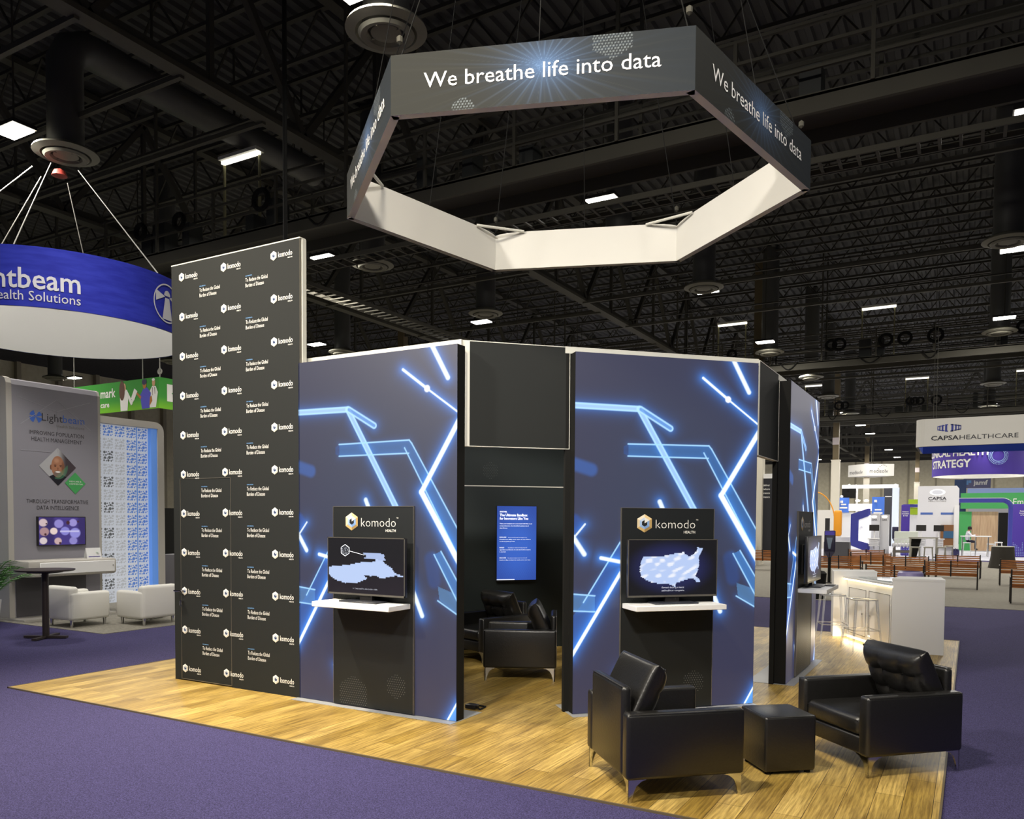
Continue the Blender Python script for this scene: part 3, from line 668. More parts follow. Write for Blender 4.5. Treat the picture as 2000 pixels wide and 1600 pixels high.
def stool(label, x, y, deg, first=None):
    t = thing('bar_stool', label, 'stool', (x, y, .006), deg, 'clear acrylic bar stools')
    if first:
        for ch in [o for o in bpy.data.objects if o.parent == first]: dup(ch, t)
        return t
    s_ = MB(); s_.rbox((-.17, -.17, .735), (.17, .17, .765), .012, M_CLEAR, 2); s_.build('seat', t)
    for sx in (-1, 1):
        for sy in (-1, 1):
            l = MB(); l.tube([(sx * .15, sy * .15, .74), (sx * .175, sy * .175, .4), (sx * .215, sy * .215, 0)], [.022, .019, .013], M_CLEAR, 4); l.build('leg', t)
    r = MB(); r.tube([(-.183, -.183, .3), (.183, -.183, .3), (.183, .183, .3), (-.183, .183, .3)], .009, M_CLEAR, 6, closed=True); r.build('footrest', t)
    return t
S1 = stool('clear acrylic bar stool nearer the white shelf, at the reception counter', -1.86, 13.38, 20)
stool('clear acrylic bar stool in front of the reception counter doors', -1.38, 12.86, 30, S1)

# ------------------------------------------------------------------ wooden slat benches on the grey aisle carpet
M_SLAT = noise_mat('brown_bench_slat', (118, 66, 22), (190, 116, 46), 3, .4, 4, 0, (1, 14, 14), .5)
M_BFRAME = mat('bench_iron', (30, 26, 24), .5)
def bench(label, x, y, deg=0, first=None):
    t = thing('slat_bench', label, 'bench', (x, y, .004), deg, 'wooden slat benches in the aisle')
    if first:
        for ch in [o for o in bpy.data.objects if o.parent == first]: dup(ch, t)
        return t
    w = .66; b = MB()
    for k in range(7): z = .37 + k * .06; yy = .0 - k * .012; b.box((-w, yy, z), (w, yy + .022, z + .04), M_SLAT)
    b.build('backrest', t)
    s_ = MB()
    for k in range(7): s_.box((-w, .05 + k * .062, .405), (w, .098 + k * .062, .428), M_SLAT)
    s_.build('seat', t)
    for fx in (-w, 0, w):
        f = MB(); f.bar((fx, .01, 0 if fx else .36), (fx, -.085, .81), .035, .03, M_BFRAME); f.bar((fx, .03, .39), (fx, .48, .39), .035, .03, M_BFRAME)
        if fx: f.bar((fx, .46, 0), (fx, .46, .6), .035, .03, M_BFRAME); f.bar((fx, -.04, .6), (fx, .49, .6), .045, .025, M_BFRAME)
        f.build('leg_frame', t)
    return t
BN = [(-.49, 26.0, 0, 'brown slat bench right of the reception counter, nearest whole one in view'), (-.39, 31.1, -3, 'brown slat bench directly behind the nearest whole bench'),
      (1.43, 28.3, 0, 'slat bench at the right picture edge beside the draped table'), (1.49, 22.15, 0, 'slat bench cut by the right picture edge, nearest of all'),
      (-1.83, 28.9, 0, 'slat bench left of the nearest whole bench, second row'), (-1.68, 22.6, 0, 'slat bench just behind the reception counter worktop'),
      (-3.12, 31.5, 0, 'slat bench between the two hand sanitizer stands'), (-3.64, 35.0, 0, 'farthest slat bench with a bright top slat'),
      (-3.74, 28.1, 0, 'slat bench behind the near hand sanitizer stand'), (-7.0, 31.9, 0, 'slat bench glimpsed through the narrow doorway')]
B0 = None
for x, y, d, l in BN: B0 = B0 or bench(l, x, y, d) if B0 is None else (bench(l, x, y, d, B0) and B0)

# ------------------------------------------------------------------ small items in the right-hand hall
def sanitizer(label, x, y, face):
    t = thing('sanitizer_stand', label, 'sanitizer dispenser', (x, y, 0), 0, 'hand sanitizer stands')
    p = MB(); p.tube([(0, 0, .02), (0, 0, .95)], .045, M_BLACK); p.build('pole', t); b = MB(); b.lathe([(0, 0), (.2, 0), (.2, .015), (.04, .03), (0, .03)], M_BLACK); b.build('base', t)
    h = MB(); h.rbox((-.16, -.05, .98), (.16, .05, 1.62), .03, mat('navy_plastic', (30, 28, 58), .4)); h.prism([(-.16, -.04, .98), (.16, -.04, .98), (.05, -.04, .8), (-.05, -.04, .8)], (0, .08, 0), mat('navy_plastic')); h.build('housing', t)
    if face:
        c_ = MB(); c_.box((-.14, -.056, 1.48), (.14, -.05, 1.6), mat('violet_card', (84, 72, 190), .5)); c_.build('sign_card', t)
        d = MB(); d.prism([(-.09, -.056, 1.40), (.09, -.056, 1.40), (.05, -.056, 1.2), (.03, -.056, 1.06), (-.03, -.056, 1.06), (-.05, -.056, 1.2)], (0, .006, 0), mat('steel_spout', (170, 190, 215), .2, .7)); d.build('dispenser', t)
sanitizer('dark hand sanitizer stand with violet card, behind the far right kiosk', -3.79, 26.43, True)
sanitizer('black hand sanitizer stand seen from behind, before the white hospital bed', -3.77, 50.5, False)
sh = MB(); sh.lathe([(.2, .45), (.24, .5), (.25, .72), (.22, .92), (.18, .95)], mat('lilac_plastic', (150, 142, 190), .35), 24); sh.lathe([(0, .44), (.2, .45)], mat('lilac_plastic'), 24)
for sx in (-1, 1):
    for sy in (-1, 1): sh.tube([(sx * .14, sy * .14, .45), (sx * .2, sy * .2, 0)], .015, M_CLEAR, 6)
tag(sh.build('shell_chair', loc=(-1.0, 17.2, .004)), 'lilac plastic shell chair peeking over the reception counter worktop', 'chair')
po = MB(); po.rbox((-4.36, 6.72, .006), (-4.24, 6.81, .05), .01, M_BEZEL, 2); po.tube([(-4.26, 6.75, .04), (-4.18, 6.72, .02), (-4.2, 6.86, .015), (-4.4, 6.9, .015)], .008, M_BLACK, 6); tag(po.build('power_outlet'), 'small floor power outlet at the foot of the left backlit wall', 'outlet')
bn = MB(); bn.lathe([(0, 0), (.16, 0), (.19, .5), (.2, .62), (.14, .68), (0, .7)], M_BLACK, 20)
tag(bn.build('trash_bin', loc=(-3.25, 20.9, .004)), 'black rounded trash bin behind the far right kiosk shelf', 'trash bin')
def draped(label, x, y, w, h):
    t = thing('draped_table', label, 'table', (x, y, .004), 0)
    c_ = MB(); n = 40; v = []
    for z, k in ((h, 1.), (h * .97, 1.03), (h * .5, 1.1), (0, 1.28)):
        for i in range(n): a = 2 * PI * i / n; q = 1 + (.035 * math.sin(a * 9) * (k - 1) * 4); v.append((w / 2 * k * q * math.cos(a), w / 2 * k * q * math.sin(a), z))
    c_.add(v, [(r * n + i, r * n + (i + 1) % n, (r + 1) * n + (i + 1) % n, (r + 1) * n + i) for r in range(3) for i in range(n)], mat('dark_brown_cloth', (46, 42, 36), .9), True); c_.build('cloth', t)
    tp = MB(); tp.lathe([(0, h), (w / 2 + .02, h), (w / 2 + .02, h + .03), (0, h + .03)], mat('pale_top', (170, 168, 160), .6), 32); tp.build('table_top', t)
draped('round table under a dark brown cloth at far right, behind the benches', 1.14, 39.2, .8, .88)
def simple(name, label, cat, m, lo, hi, group=None, r=0.):
    mb = MB(); (mb.rbox(lo, hi, r, m, 2) if r else mb.box(lo, hi, m)); return tag(mb.build(name), label, cat, group)
M_CAPW = mat('booth_white', (216, 216, 220), .6); M_VIOLET = mat('violet_print', (66, 42, 150), .6); M_BLUE = mat('deep_blue_print', (58, 62, 158), .6)
M_LIME = mat('lime_print', (160, 190, 30), .6); M_GREEN = mat('green_print', (66, 160, 86), .6); M_SLATEB = mat('slate_letter', (54, 54, 60), .6)

def capsa_sign():
    t = thing('hanging_box_sign', 'white rounded hanging sign with blue bracket mark and blue underside', 'hanging sign', (-1.70, 30, 4.39))
    Wd, D, H, r = 3.9, 3.1, .90, .35
    arc = [(r - r * math.cos(a), r - r * math.sin(a)) for a in np.linspace(0, PI / 2, 7)]
    out = [(0, D)] + arc + [(Wd, 0), (Wd, D)]
    b = MB(); v = [(x, y, z) for z in (0, H) for x, y in out]; n = len(out)
    b.add(v, [(i, (i + 1) % n, n + (i + 1) % n, n + i) for i in range(n)], M_OFFWHITE); b.build('outer_band', t)
    i_ = MB(); inn = [(Wd / 2 + (x - Wd / 2) * .96, D / 2 + (y - D / 2) * .96) for x, y in out]; v = [(x, y, z) for z in (-.01, H) for x, y in inn]
    i_.add(v, [(i, n + i, n + (i + 1) % n, (i + 1) % n) for i in range(n)], mat('blue_lining', (24, 56, 150), .8)); i_.build('blue_lining', t)
    x = MB(); x.text('CAPSA', (.46, -.006, .19), M_SLATEB, .15, .8, bold=.022); x.text('HEALTHCARE', (1.28, -.006, .19), M_SLATEB, .15, 1.62)
    bl = mat('blue_mark', (48, 60, 150), .6)
    for s_ in (-1, 1):
        for k, (o_, hh, wd) in enumerate(((.09, .12, .03), (.19, .10, .022), (.27, .085, .016), (.33, .07, .011))):
            c_, zc = .98 + s_ * o_, .58; x.add([(c_ - wd, -.006, zc - hh), (c_ + wd, -.006, zc - hh), (c_ + wd, -.006, zc + hh), (c_ - wd, -.006, zc + hh)], [(0, 1, 2, 3)], bl) if k else None
            for q in (-1, 1): x.add([(c_ - s_ * .055, -.006, zc + q * hh), (c_ + wd, -.006, zc + q * hh), (c_ + wd, -.006, zc + q * (hh - .03)), (c_ - s_ * .055, -.006, zc + q * (hh - .03))], [(0, 1, 2, 3)], bl)
            if not k: x.add([(c_ - wd, -.006, zc - hh), (c_ + wd, -.006, zc - hh), (c_ + wd, -.006, zc + hh), (c_ - wd, -.006, zc + hh)], [(0, 1, 2, 3)], bl)
    x.build('lettering', t); c_ = MB()
    for px, py in ((.5, .4), (Wd - .4, .4), (.5, D - .4), (Wd - .4, D - .4)): c_.tube([(px, py, H), (px, py, 8.55)], .008, M_STEEL2, 5)
    c_.build('suspension_cable', t)
capsa_sign()
def strategy():
    t = thing('hanging_banner_ring', 'curved violet hanging banner reading STRATEGY below the white sign', 'hanging sign', (.4, 68, 5.24)); R, H = 3.1, 2.2
    b = MB(); n = 36; v = []
    for z in (0, H): v += [(R * math.cos(2 * PI * k / n), R * math.sin(2 * PI * k / n), z) for k in range(n)]
    b.add(v, [(k, (k + 1) % n, n + (k + 1) % n, n + k) for k in range(n)], M_VIOLET, True); b.build('outer_band', t)
    i_ = MB(); v = [(.98 * x, .98 * y, z) for x, y, z in v]; i_.add(v, [(k, n + k, n + (k + 1) % n, (k + 1) % n) for k in range(n)], M_OFFWHITE, True); i_.build('lining', t)
    x = MB(); v = []
    def arc_text(s, a0, z, h):
        V, F = text_geo(s, .03); x.add([((R + .03) * math.sin(a0 + p * h * .9 / R), -(R + .03) * math.cos(a0 + p * h * .9 / R), z + q * h) for p, q in V], F, M_OFFWHITE)
    arc_text('CLINICAL HEALTH', -1.5, 1.35, .5); arc_text('STRATEGY', -1.26, .55, .56)
    for k in range(40):
        for rr in (.42, .52, .62): a = 2 * PI * k / 40; u, w = .35 + rr * math.cos(a) / R, 1.3 + rr * math.sin(a); x.tube([((R + .02) * math.sin(u), -(R + .02) * math.cos(u), w), ((R + .03) * math.sin(u), -(R + .03) * math.cos(u), w)], .03, mat('pale_dot', (150, 180, 220), .6), 6)
    x.build('lettering', t)
strategy()
def medisolv():
    t = thing('hanging_cube_sign', 'small white cube hanging sign with grey lettering on two faces', 'hanging sign', (-7.75, 73.6, 5.75)); H = 1.0
    b = MB(); b.prism([(0, 0, 0), (1.98, 1.0, 0), (.3, 3.0, 0), (-1.66, 1.6, 0)], (0, 0, H), M_OFFWHITE); b.build('band', t)
    x = MB(); d1, d2 = Vector((1.98, 1.0, 0)).normalized(), Vector((1.66, -1.6, 0)).normalized()
    n1, n2 = Vector((d1.y, -d1.x, 0)) * .01, Vector((d2.y, -d2.x, 0)) * .01
    x.text('medisolv', Vector((0, 0, .25)) + d1 * .22 + n1, M_SLATEB, .33, 1.5, X=d1); x.text('medisolv', Vector((-1.66, 1.6, .2)) + d2 * .2 + n2, M_SLATEB, .33, 1.6, X=d2)
    for k in range(6):
        for j in range(2): q = Vector((0, 0, .62 + .3 * math.sin(k * .5))) + d1 * (.9 + k * .13 + j * .05) + n1; x.box(q - Vector((.02, .005, .02)), q + Vector((.02, .005, .02)), M_BEZELS)
    x.build('lettering', t)
    for px, py in ((.3, .4), (.2, 2.5)): c_ = MB(); c_.tube([(px, py, H), (px, py, 7.3)], .02, M_STEEL2, 5); c_.build('suspension_cable', t)
medisolv()
def jamf():
    t = thing('hanging_sign', 'slate grey hanging sign with short white lettering in the far hall', 'hanging sign', (-.77, 85, 5.04))
    b = MB(); b.box((0, 0, 0), (2.15, .2, .95), mat('slate_print', (104, 104, 140), .6)); b.build('panel', t); x = MB(); x.text('jamf', (.78, -.01, .3), M_PRINTW, .42, 1.15, bold=.03)
    x.box((.2, -.01, .3), (.4, 0, .7), M_PRINTB); x.box((.42, -.01, .45), (.62, 0, .7), M_PRINTB); x.build('lettering', t)
    for px in (.3, 1.8): c_ = MB(); c_.tube([(px, .1, .95), (px, .1, 8.0)], .02, M_STEEL2, 5); c_.build('suspension_cable', t)
jamf()
simple('exhibit_wall', 'navy exhibit wall behind the tall white tower, left of the slate sign', 'exhibit wall', mat('navy_print', (28, 54, 96), .6), (-1.4, 80, 0), (-.5, 80.3, 5.6)); simple('exhibit_fascia', 'pale blue fascia strip below the slate grey hanging sign', 'exhibit wall', mat('pale_blue_fascia', (128, 148, 196), .6), (-.4, 78, 4.1), (4.5, 78.3, 4.75)); simple('exhibit_wall', 'grey exhibit wall carrying the pale blue fascia', 'exhibit wall', mat('fascia_grey', (150, 150, 156), .7), (-.3, 78.4, 0), (4.5, 78.6, 4.7))
def capsa_tower():
    t = thing('exhibit_tower', 'tall white exhibit tower with two short blue strips', 'exhibit wall', (-2.74, 52, 0))
    b = MB(); b.prism([(0, 0, 0), (2.07, 0, 0), (2.07, 0, 3.8), (1.95, 0, 3.96), (0, 0, 3.96)], (0, .5, 0), M_CAPW); b.build('body', t)
    s_ = MB(); s_.box((1.85, -.25, 0), (2.1, 0, 2.85), M_WHITE); s_.build('side_fin', t)
    x = MB(); x.text('CAPSA', (.99, -.01, 3.16), M_SLATEB, .19, .93, al='c', bold=.015); x.text('HEALTHCARE', (.99, -.01, 3.07), M_BEZELS, .05, .9, al='c')
    for k, c_ in ((.4, (250, 250, 250)), (.28, (196, 198, 206))): x.add([(.99 + k * math.cos(a), -.01 - (.4 - k) * .02, 3.6 + .45 * k * math.sin(a)) for a in np.linspace(0, 2 * PI, 24, endpoint=False)], [tuple(range(24))], mat('glow_%d' % int(k * 100), c_, .5, emit=.25))
    x.box((.15, -.01, 2.33), (.78, 0, 2.45), mat('blue_strip', (70, 100, 170), .6)); x.box((1.18, -.01, 2.33), (1.82, 0, 2.45), mat('blue_strip')); x.build('lettering', t)
    c_ = MB(); c_.box((1.2, -.3, .5), (1.85, -.02, 1.75), mat('walnut_board', (120, 80, 44), .6)); c_.box((1.35, -.32, 1.0), (1.85, -.3, 1.4), mat('blue_photo', (40, 84, 120), .6)); c_.build('product_board', t)
capsa_tower()
def cshape():
    t = thing('exhibit_wall', 'blue bracket-shaped exhibit wall with a lit white face', 'exhibit wall', (-5.70, 47, 0))
    b = MB(); O_ = [(0, 0, .62), (.9, -.5, .3), (.9, -.5, .75), (.38, -.2, .88), (.38, -.2, 2.0), (.9, -.5, 2.2), (.9, -.5, 2.6), (0, 0, 2.3)]
    b.prism(O_, (.1, .22, 0), M_BLUE); b.build('bracket', t); w = MB(); w.prism([(.36, -.1, .85), (1.0, -.45, .7), (1.0, -.45, 2.25), (.36, -.1, 2.02)], (.05, .12, 0), mat('lit_white', (250, 250, 252), .5, emit=.5)); w.build('lit_panel', t)
    x = MB(); x.lathe([(0, 0), (.1, 0)], M_BLUE, 14, (.52, -.3, 1.65)); x.build('round_mark', t)
cshape()
def cabs():
    for i, (x, w, l) in enumerate(((-4.8, .52, 'white exhibit cabinet beside the blue bracket wall'), (-4.26, .4, 'narrower white exhibit cabinet at the right of its twin'))):
        t = thing('exhibit_cabinet', l, 'cabinet', (x, 47 + i * .3, 0), 0, 'white exhibit cabinets'); b = MB(); b.box((0, 0, 0), (w, .5, 2.34 - i * .05), M_CAPW); b.build('body', t)
        x_ = MB(); x_.text('CAPSA', (w / 2, -.01, 1.96), M_SLATEB, .09, w * .6, al='c', bold=.02); x_.add([(w / 2 + .14 * math.cos(a), -.01, 2.17 + .07 * math.sin(a)) for a in np.linspace(0, 2 * PI, 20, endpoint=False)], [tuple(range(20))], mat('glow_mark', (255, 246, 230), .5, emit=.8)); x_.build('lettering', t)
cabs()
def medcart(label, x, y, s=1.):
    t = thing('medical_cart', label, 'cart', (x, y, .004), 0, 'white medical carts')
    m = MB(); m.rbox((-.24, -.03, 1.42), (.24, .03, 1.74), .01, M_BEZEL, 1); m.build('screen', t); p = MB(); p.tube([(0, .06, .1), (0, .06, 1.6)], .03, M_WHITE); p.build('pole', t)
    w = MB(); w.rbox((-.28, -.3, .98), (.28, .25, 1.03), .01, M_WHITE, 1); w.build('work_surface', t); d = MB()
    for k in range(4): d.box((-.22, -.26, .62 + k * .09), (.22, .2, .69 + k * .09), M_CAPW)
    d.build('drawer_stack', t); b = MB(); b.bar((-.26, -.2, .06), (.26, .2, .06), .05, .05, M_BEZELS); b.bar((-.26, .2, .06), (.26, -.2, .06), .05, .05, M_BEZELS); b.build('wheel_base', t)
medcart('white medical cart with dark screen before the twin white cabinets', -4.45, 46.2); medcart('white medical cart with dark screen at the left foot of the tall white tower', -2.35, 48.2); medcart('white medical cart with dark screen at the right foot of the tall white tower', -1.5, 47.6)
def bed():
    t = thing('hospital_bed', 'pale hospital bed with slatted side rail before the violet banner', 'bed', (-3.05, 47.2, .004)); m = MB(); m.rbox((-.6, -.45, .6), (.6, .45, .78), .06, M_CAPW); m.build('mattress', t)
    h = MB(); h.rbox((-.55, .4, .6), (.6, .5, 1.4), .1, mat('pale_green_plastic', (206, 212, 200), .5)); h.build('headboard', t); r = MB()
    for k in range(7): r.bar((-.5 + k * .16, -.5, .55), (-.44 + k * .16, -.5, .98), .04, .04, M_WHITE)
    r.bar((-.5, -.5, 1.0), (.6, -.5, 1.0), .05, .05, M_WHITE); r.build('side_rail', t); f = MB(); f.box((-.55, -.4, .28), (.55, .4, .4), M_BEZELS)
    for sx in (-.5, .5):
        for sy in (-.38, .38): f.box((sx - .04, sy - .04, 0), (sx + .04, sy + .04, .6), M_BEZELS)
    f.build('frame', t)
bed()
def arch():
    t = thing('exhibit_arch', 'blue rounded exhibit arch beside the tall white tower', 'exhibit arch', (-.91, 56, 0))
    path = [(0, 3.22), (2.45, 3.22)] + [(2.45 + .45 * math.sin(a), 2.77 + .45 * math.cos(a)) for a in np.linspace(.2, PI / 2, 7)] + [(2.9, 0)]
    b = MB(); e = MB()
    for (x0, z0), (x1, z1) in zip(path[:-1], path[1:]):
        d = Vector((x1 - x0, 0, z1 - z0)).normalized(); nn = Vector((d.z, 0, -d.x)); a, q = Vector((x0, 0, z0)), Vector((x1, 0, z1))
        b.prism([a - nn * .12, q - nn * .12, q + nn * .12, a + nn * .12], (0, .9, 0), M_BLUE); e.prism([a - nn * .155, q - nn * .155, q - nn * .12, a - nn * .12], (0, .9, 0), M_WHITE)
    b.build('band', t); e.build('edge', t)
arch()
simple('exhibit_fascia', 'green exhibit fascia with white italic lettering behind the blue arch', 'exhibit wall', M_GREEN, (-.7, 62, 2.82), (4.2, 62.3, 3.85))
fx = MB(); fx.text('Empower', (2.3, 61.98, 3.05), M_PRINTW, .45, 1.9); tag(fx.build('lettering', bpy.data.objects['exhibit_fascia']), None, None)
simple('exhibit_wall', 'tan wood-grain exhibit wall under the blue arch', 'exhibit wall', noise_mat('tan_woodgrain', (176, 146, 116), (200, 172, 140), 3, .6, 4, 0, (8, 1, .4)), (-.03, 62.4, 0), (1.5, 62.6, 2.62))
simple('exhibit_wall', 'green exhibit wall panel left of the tan wood-grain wall', 'exhibit wall', M_GREEN, (-.75, 62.35, 0), (-.04, 62.55, 2.62))
simple('exhibit_rack', 'black equipment rack right of the tan wood-grain wall', 'rack', M_BLACK, (1.52, 62.3, 0), (2.25, 62.8, 2.55))
def banner(label, x, y, w, h, lines, first):
    t = thing('standing_banner', label, 'banner', (x, y, 0), 0, 'violet standing banners'); b = MB(); b.rbox((0, 0, .02), (w, .09, h), .04, M_VIOLET, 3); b.build('panel', t); l = MB()
    for k, s_ in enumerate(lines): l.text(s_, (w / 2, -.006, h - .42 - k * .11), M_PRINTW, .075, al='c', bold=.02, xs=.8)
    for i in range(int(w / .085)):
        for j in range(9 - i % 5 if i < 6 else 3): l.box((.04 + i * .085, -.005, .1 + j * .085), (.075 + i * .085, 0, .13 + j * .085), mat('pale_dot', (150, 180, 220), .6))
    l.build('print', t)
banner('narrow violet standing banner left of the tall white tower', -3.45, 50, .43, 2.86, ('Research', 'Innovation', '& Tech'), 1)
banner('wide violet standing banner at the right picture edge', 1.93, 52, .95, 2.92, ('Research', 'Innovation', '& Tech'), 0)
simple('lime_placard', 'lime green hanging panel above the narrow violet banner', 'panel', M_LIME, (-3.6, 58, 3.06), (-2.9, 58.06, 3.36)); simple('lime_placard', 'lime green panel with a few dark words beside the narrow violet banner', 'panel', M_LIME, (-3.5, 58.24, 2.38), (-2.9, 58.3, 2.84))
simple('exhibit_wall', 'dark blue crossbar between the two lime panels', 'exhibit wall', M_BLUE, (-3.9, 58.1, 2.86), (-2.8, 58.2, 3.04)); simple('exhibit_wall', 'white exhibit base wall below the lime panels', 'exhibit wall', M_CAPW, (-3.6, 58.3, 0), (-2.85, 58.5, 2.4))
def lit_booth():
    t = thing('exhibit_booth', 'white and black lit exhibit booth under the small white cube sign', 'exhibit booth', (-9.2, 68, 0))
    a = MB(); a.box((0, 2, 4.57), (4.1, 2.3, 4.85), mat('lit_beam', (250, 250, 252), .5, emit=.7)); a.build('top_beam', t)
    k = MB(); k.box((0, 2.05, 3.78), (1.05, 2.15, 4.6), M_BLACK); k.build('black_panel', t); k = MB(); k.box((3.1, 2.05, 0), (3.78, 2.15, 4.6), mat('charcoal_panel', (58, 58, 64), .6)); k.box((3.18, 2.03, 3.86), (3.66, 2.05, 3.93), M_PRINTW); k.build('black_panel', t)
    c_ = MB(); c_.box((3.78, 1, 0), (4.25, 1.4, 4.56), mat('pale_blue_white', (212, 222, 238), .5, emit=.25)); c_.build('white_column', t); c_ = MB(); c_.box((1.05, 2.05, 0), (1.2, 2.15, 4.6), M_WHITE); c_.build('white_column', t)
    for x0, x1, z0, z1, m in ((.27, 1.05, 2.6, 3.72, 'blue_poster'), (2.65, 3.5, 2.2, 3.76, 'blue_poster')):
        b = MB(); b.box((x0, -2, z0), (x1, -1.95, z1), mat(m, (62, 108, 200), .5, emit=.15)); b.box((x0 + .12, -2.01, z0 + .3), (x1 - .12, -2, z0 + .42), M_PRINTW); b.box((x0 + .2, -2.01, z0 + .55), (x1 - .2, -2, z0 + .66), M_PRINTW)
        b.lathe([(0, 0), (.1, .0), (.1, .18), (0, .18)], M_PRINTW, 12, (x0 + .25, -2.0, z1 - .4)); b.build('blue_poster', t)
    w = MB(); w.box((1.0, -2, 2.72), (2.66, -1.95, 3.25), mat('lit_white', (250, 250, 252), .5, emit=.5)); w.build('white_fascia', t); w = MB(); w.box((.3, -1.9, 0), (3.4, -1.8, 2.6), M_CAPW); w.build('counter_wall', t)
    for i, x in enumerate((1.65, 2.25)): g = MB(); g.lathe([(0, 0), (.16, .02), (.18, .14), (0, .2)], mat('globe_glow', (255, 248, 236), .5, emit=1.5), 14, (x, -1.9, 3.4)); g.build('globe_lamp', t)
    for x, z in ((.6, 4.75), (1.1, 4.7), (3.95, 4.72), (.55, 3.75)): g = MB(); g.lathe([(0, 0), (.09, .03), (.09, .1), (0, .14)], M_LAMP, 10, (x, 1.5 if z > 4 else -2.2, z)); g.build('spot_lamp', t)
lit_booth()
def orange():
    t = thing('exhibit_arch', 'orange curved arch rising from an orange panel', 'exhibit arch', (-7.0, 50, 0)); m = mat('orange_print', (226, 150, 20), .5)
    b = MB(); b.rbox((.0, 0, 1.05), (.42, .5, 2.55), .12, m); b.build('panel', t); a = MB(); a.tube([(.03 - 1.2 + 1.2 * math.cos(q), .25, 1.9 + 1.75 * math.sin(q)) for q in np.linspace(0, 1.5, 12)], .035, m, 6); a.build('arc', t); p = MB(); p.box((.02, .1, 0), (.38, .4, 1.05), M_CAPW); p.build('plinth', t)
orange()
simple('exhibit_wall', 'pale beige exhibit wall left of the orange arch', 'exhibit wall', mat('pale_beige', (212, 208, 200), .8), (-10.2, 60, 0), (-7.9, 60.2, 2.7)); simple('exhibit_post', 'dark narrow post before the pale beige wall', 'post', M_BEZEL, (-7.75, 52, 0), (-7.5, 52.2, 2.1))
def wtable():
    t = thing('high_table', 'white high table where the seated person works', 'table', (.1, 51.5, .004)); a = MB(); a.rbox((-.65, -.3, 1.1), (.85, .35, 1.15), .02, M_WHITE, 2); a.build('table_top', t)
    for x in (-.55, .1, .7): l = MB(); l.tube([(x, 0, 0), (x, 0, 1.1)], .03, M_CHROME); l.build('leg', t)
wtable()
def wstool(label, x, y, m, h=.75):
    t = thing('high_stool', label, 'stool', (x, y, .004), 0, 'stools in the far hall'); s_ = MB(); s_.rbox((-.2, -.2, h - .06), (.2, .2, h), .02, m, 2); s_.build('seat', t)
    for sx in (-1, 1):
        for sy in (-1, 1): l = MB(); l.tube([(sx * .15, sy * .15, h - .05), (sx * .2, sy * .2, 0)], .022, m, 6); l.build('leg', t)
wstool('white high stool under the seated person', -.22, 52.2, M_WHITE, .78); wstool('white high stool right of the high table', .95, 53, M_WHITE, .7); wstool('white high stool between the table and the arch', 1.35, 54, M_WHITE, .78)
M_STL = mat('brushed_steel', (168, 166, 156), .35, .7)
def steeltable():
    t = thing('high_table', 'steel high table with a black drape behind the benches', 'table', (-1.98, 43, .004)); a = MB(); a.box((-.62, -.35, 1.12), (.62, .35, 1.18), M_STL); a.build('table_top', t)
    for sx in (-.55, .55):
        for sy in (-.3, .3): l = MB(); l.box((sx - .035, sy - .035, 0), (sx + .035, sy + .035, 1.12), M_STL); l.build('leg', t)
    d = MB(); d.prism([(-.62, -.1, .2), (-.3, -.1, .2), (-.1, -.1, 1.1), (-.5, -.1, 1.1)], (0, .3, 0), M_BLACK); d.build('drape', t)
steeltable()
for i, (x, y, l) in enumerate(((-2.25, 41.6, 'steel stool left in front of the steel high table'), (-1.72, 41.9, 'steel stool centre in front of the steel high table'), (-1.2, 42.4, 'steel stool right of the steel high table'), (-.95, 44.5, 'steel stool nearest the wood product board'))): wstool(l, x, y, M_STL, .76)
simple('work_table', 'grey work table with dark front behind the near sanitizer stand', 'table', mat('grey_table', (84, 84, 92), .6), (-6.0, 40, .004), (-4.9, 40.6, .95)); simple('display_counter', 'white display counter behind the grey work table', 'counter', M_CAPW, (-6.6, 47.5, .004), (-5.8, 48.2, 1.05))
def darkbanner():
    t = thing('exhibit_wall', 'black exhibit banner with white text glimpsed through the narrow doorway', 'exhibit wall', (-10.6, 36, 0)); b = MB(); b.box((0, 0, .3), (3.06, .1, 3.75), mat('navy_black', (26, 28, 36), .6)); b.box((0, -.01, 3.75), (3.06, .1, 3.95), M_WHITE); b.build('panel', t)
    x = MB()
    for k, s_ in enumerate(('technologies that deliver', 'solutions, everywhere', 'better experience', 'data performance')): x.text(s_, (2.95, -.006, 3.42 - k * .17), M_PRINTW, .085, al='r', bold=.01, xs=.9)
    x.build('lettering', t)
darkbanner()
simple('display_counter', 'white counter below the black banner through the narrow doorway', 'counter', M_CAPW, (-9.4, 34.6, .004), (-8.0, 35.2, 1.2))

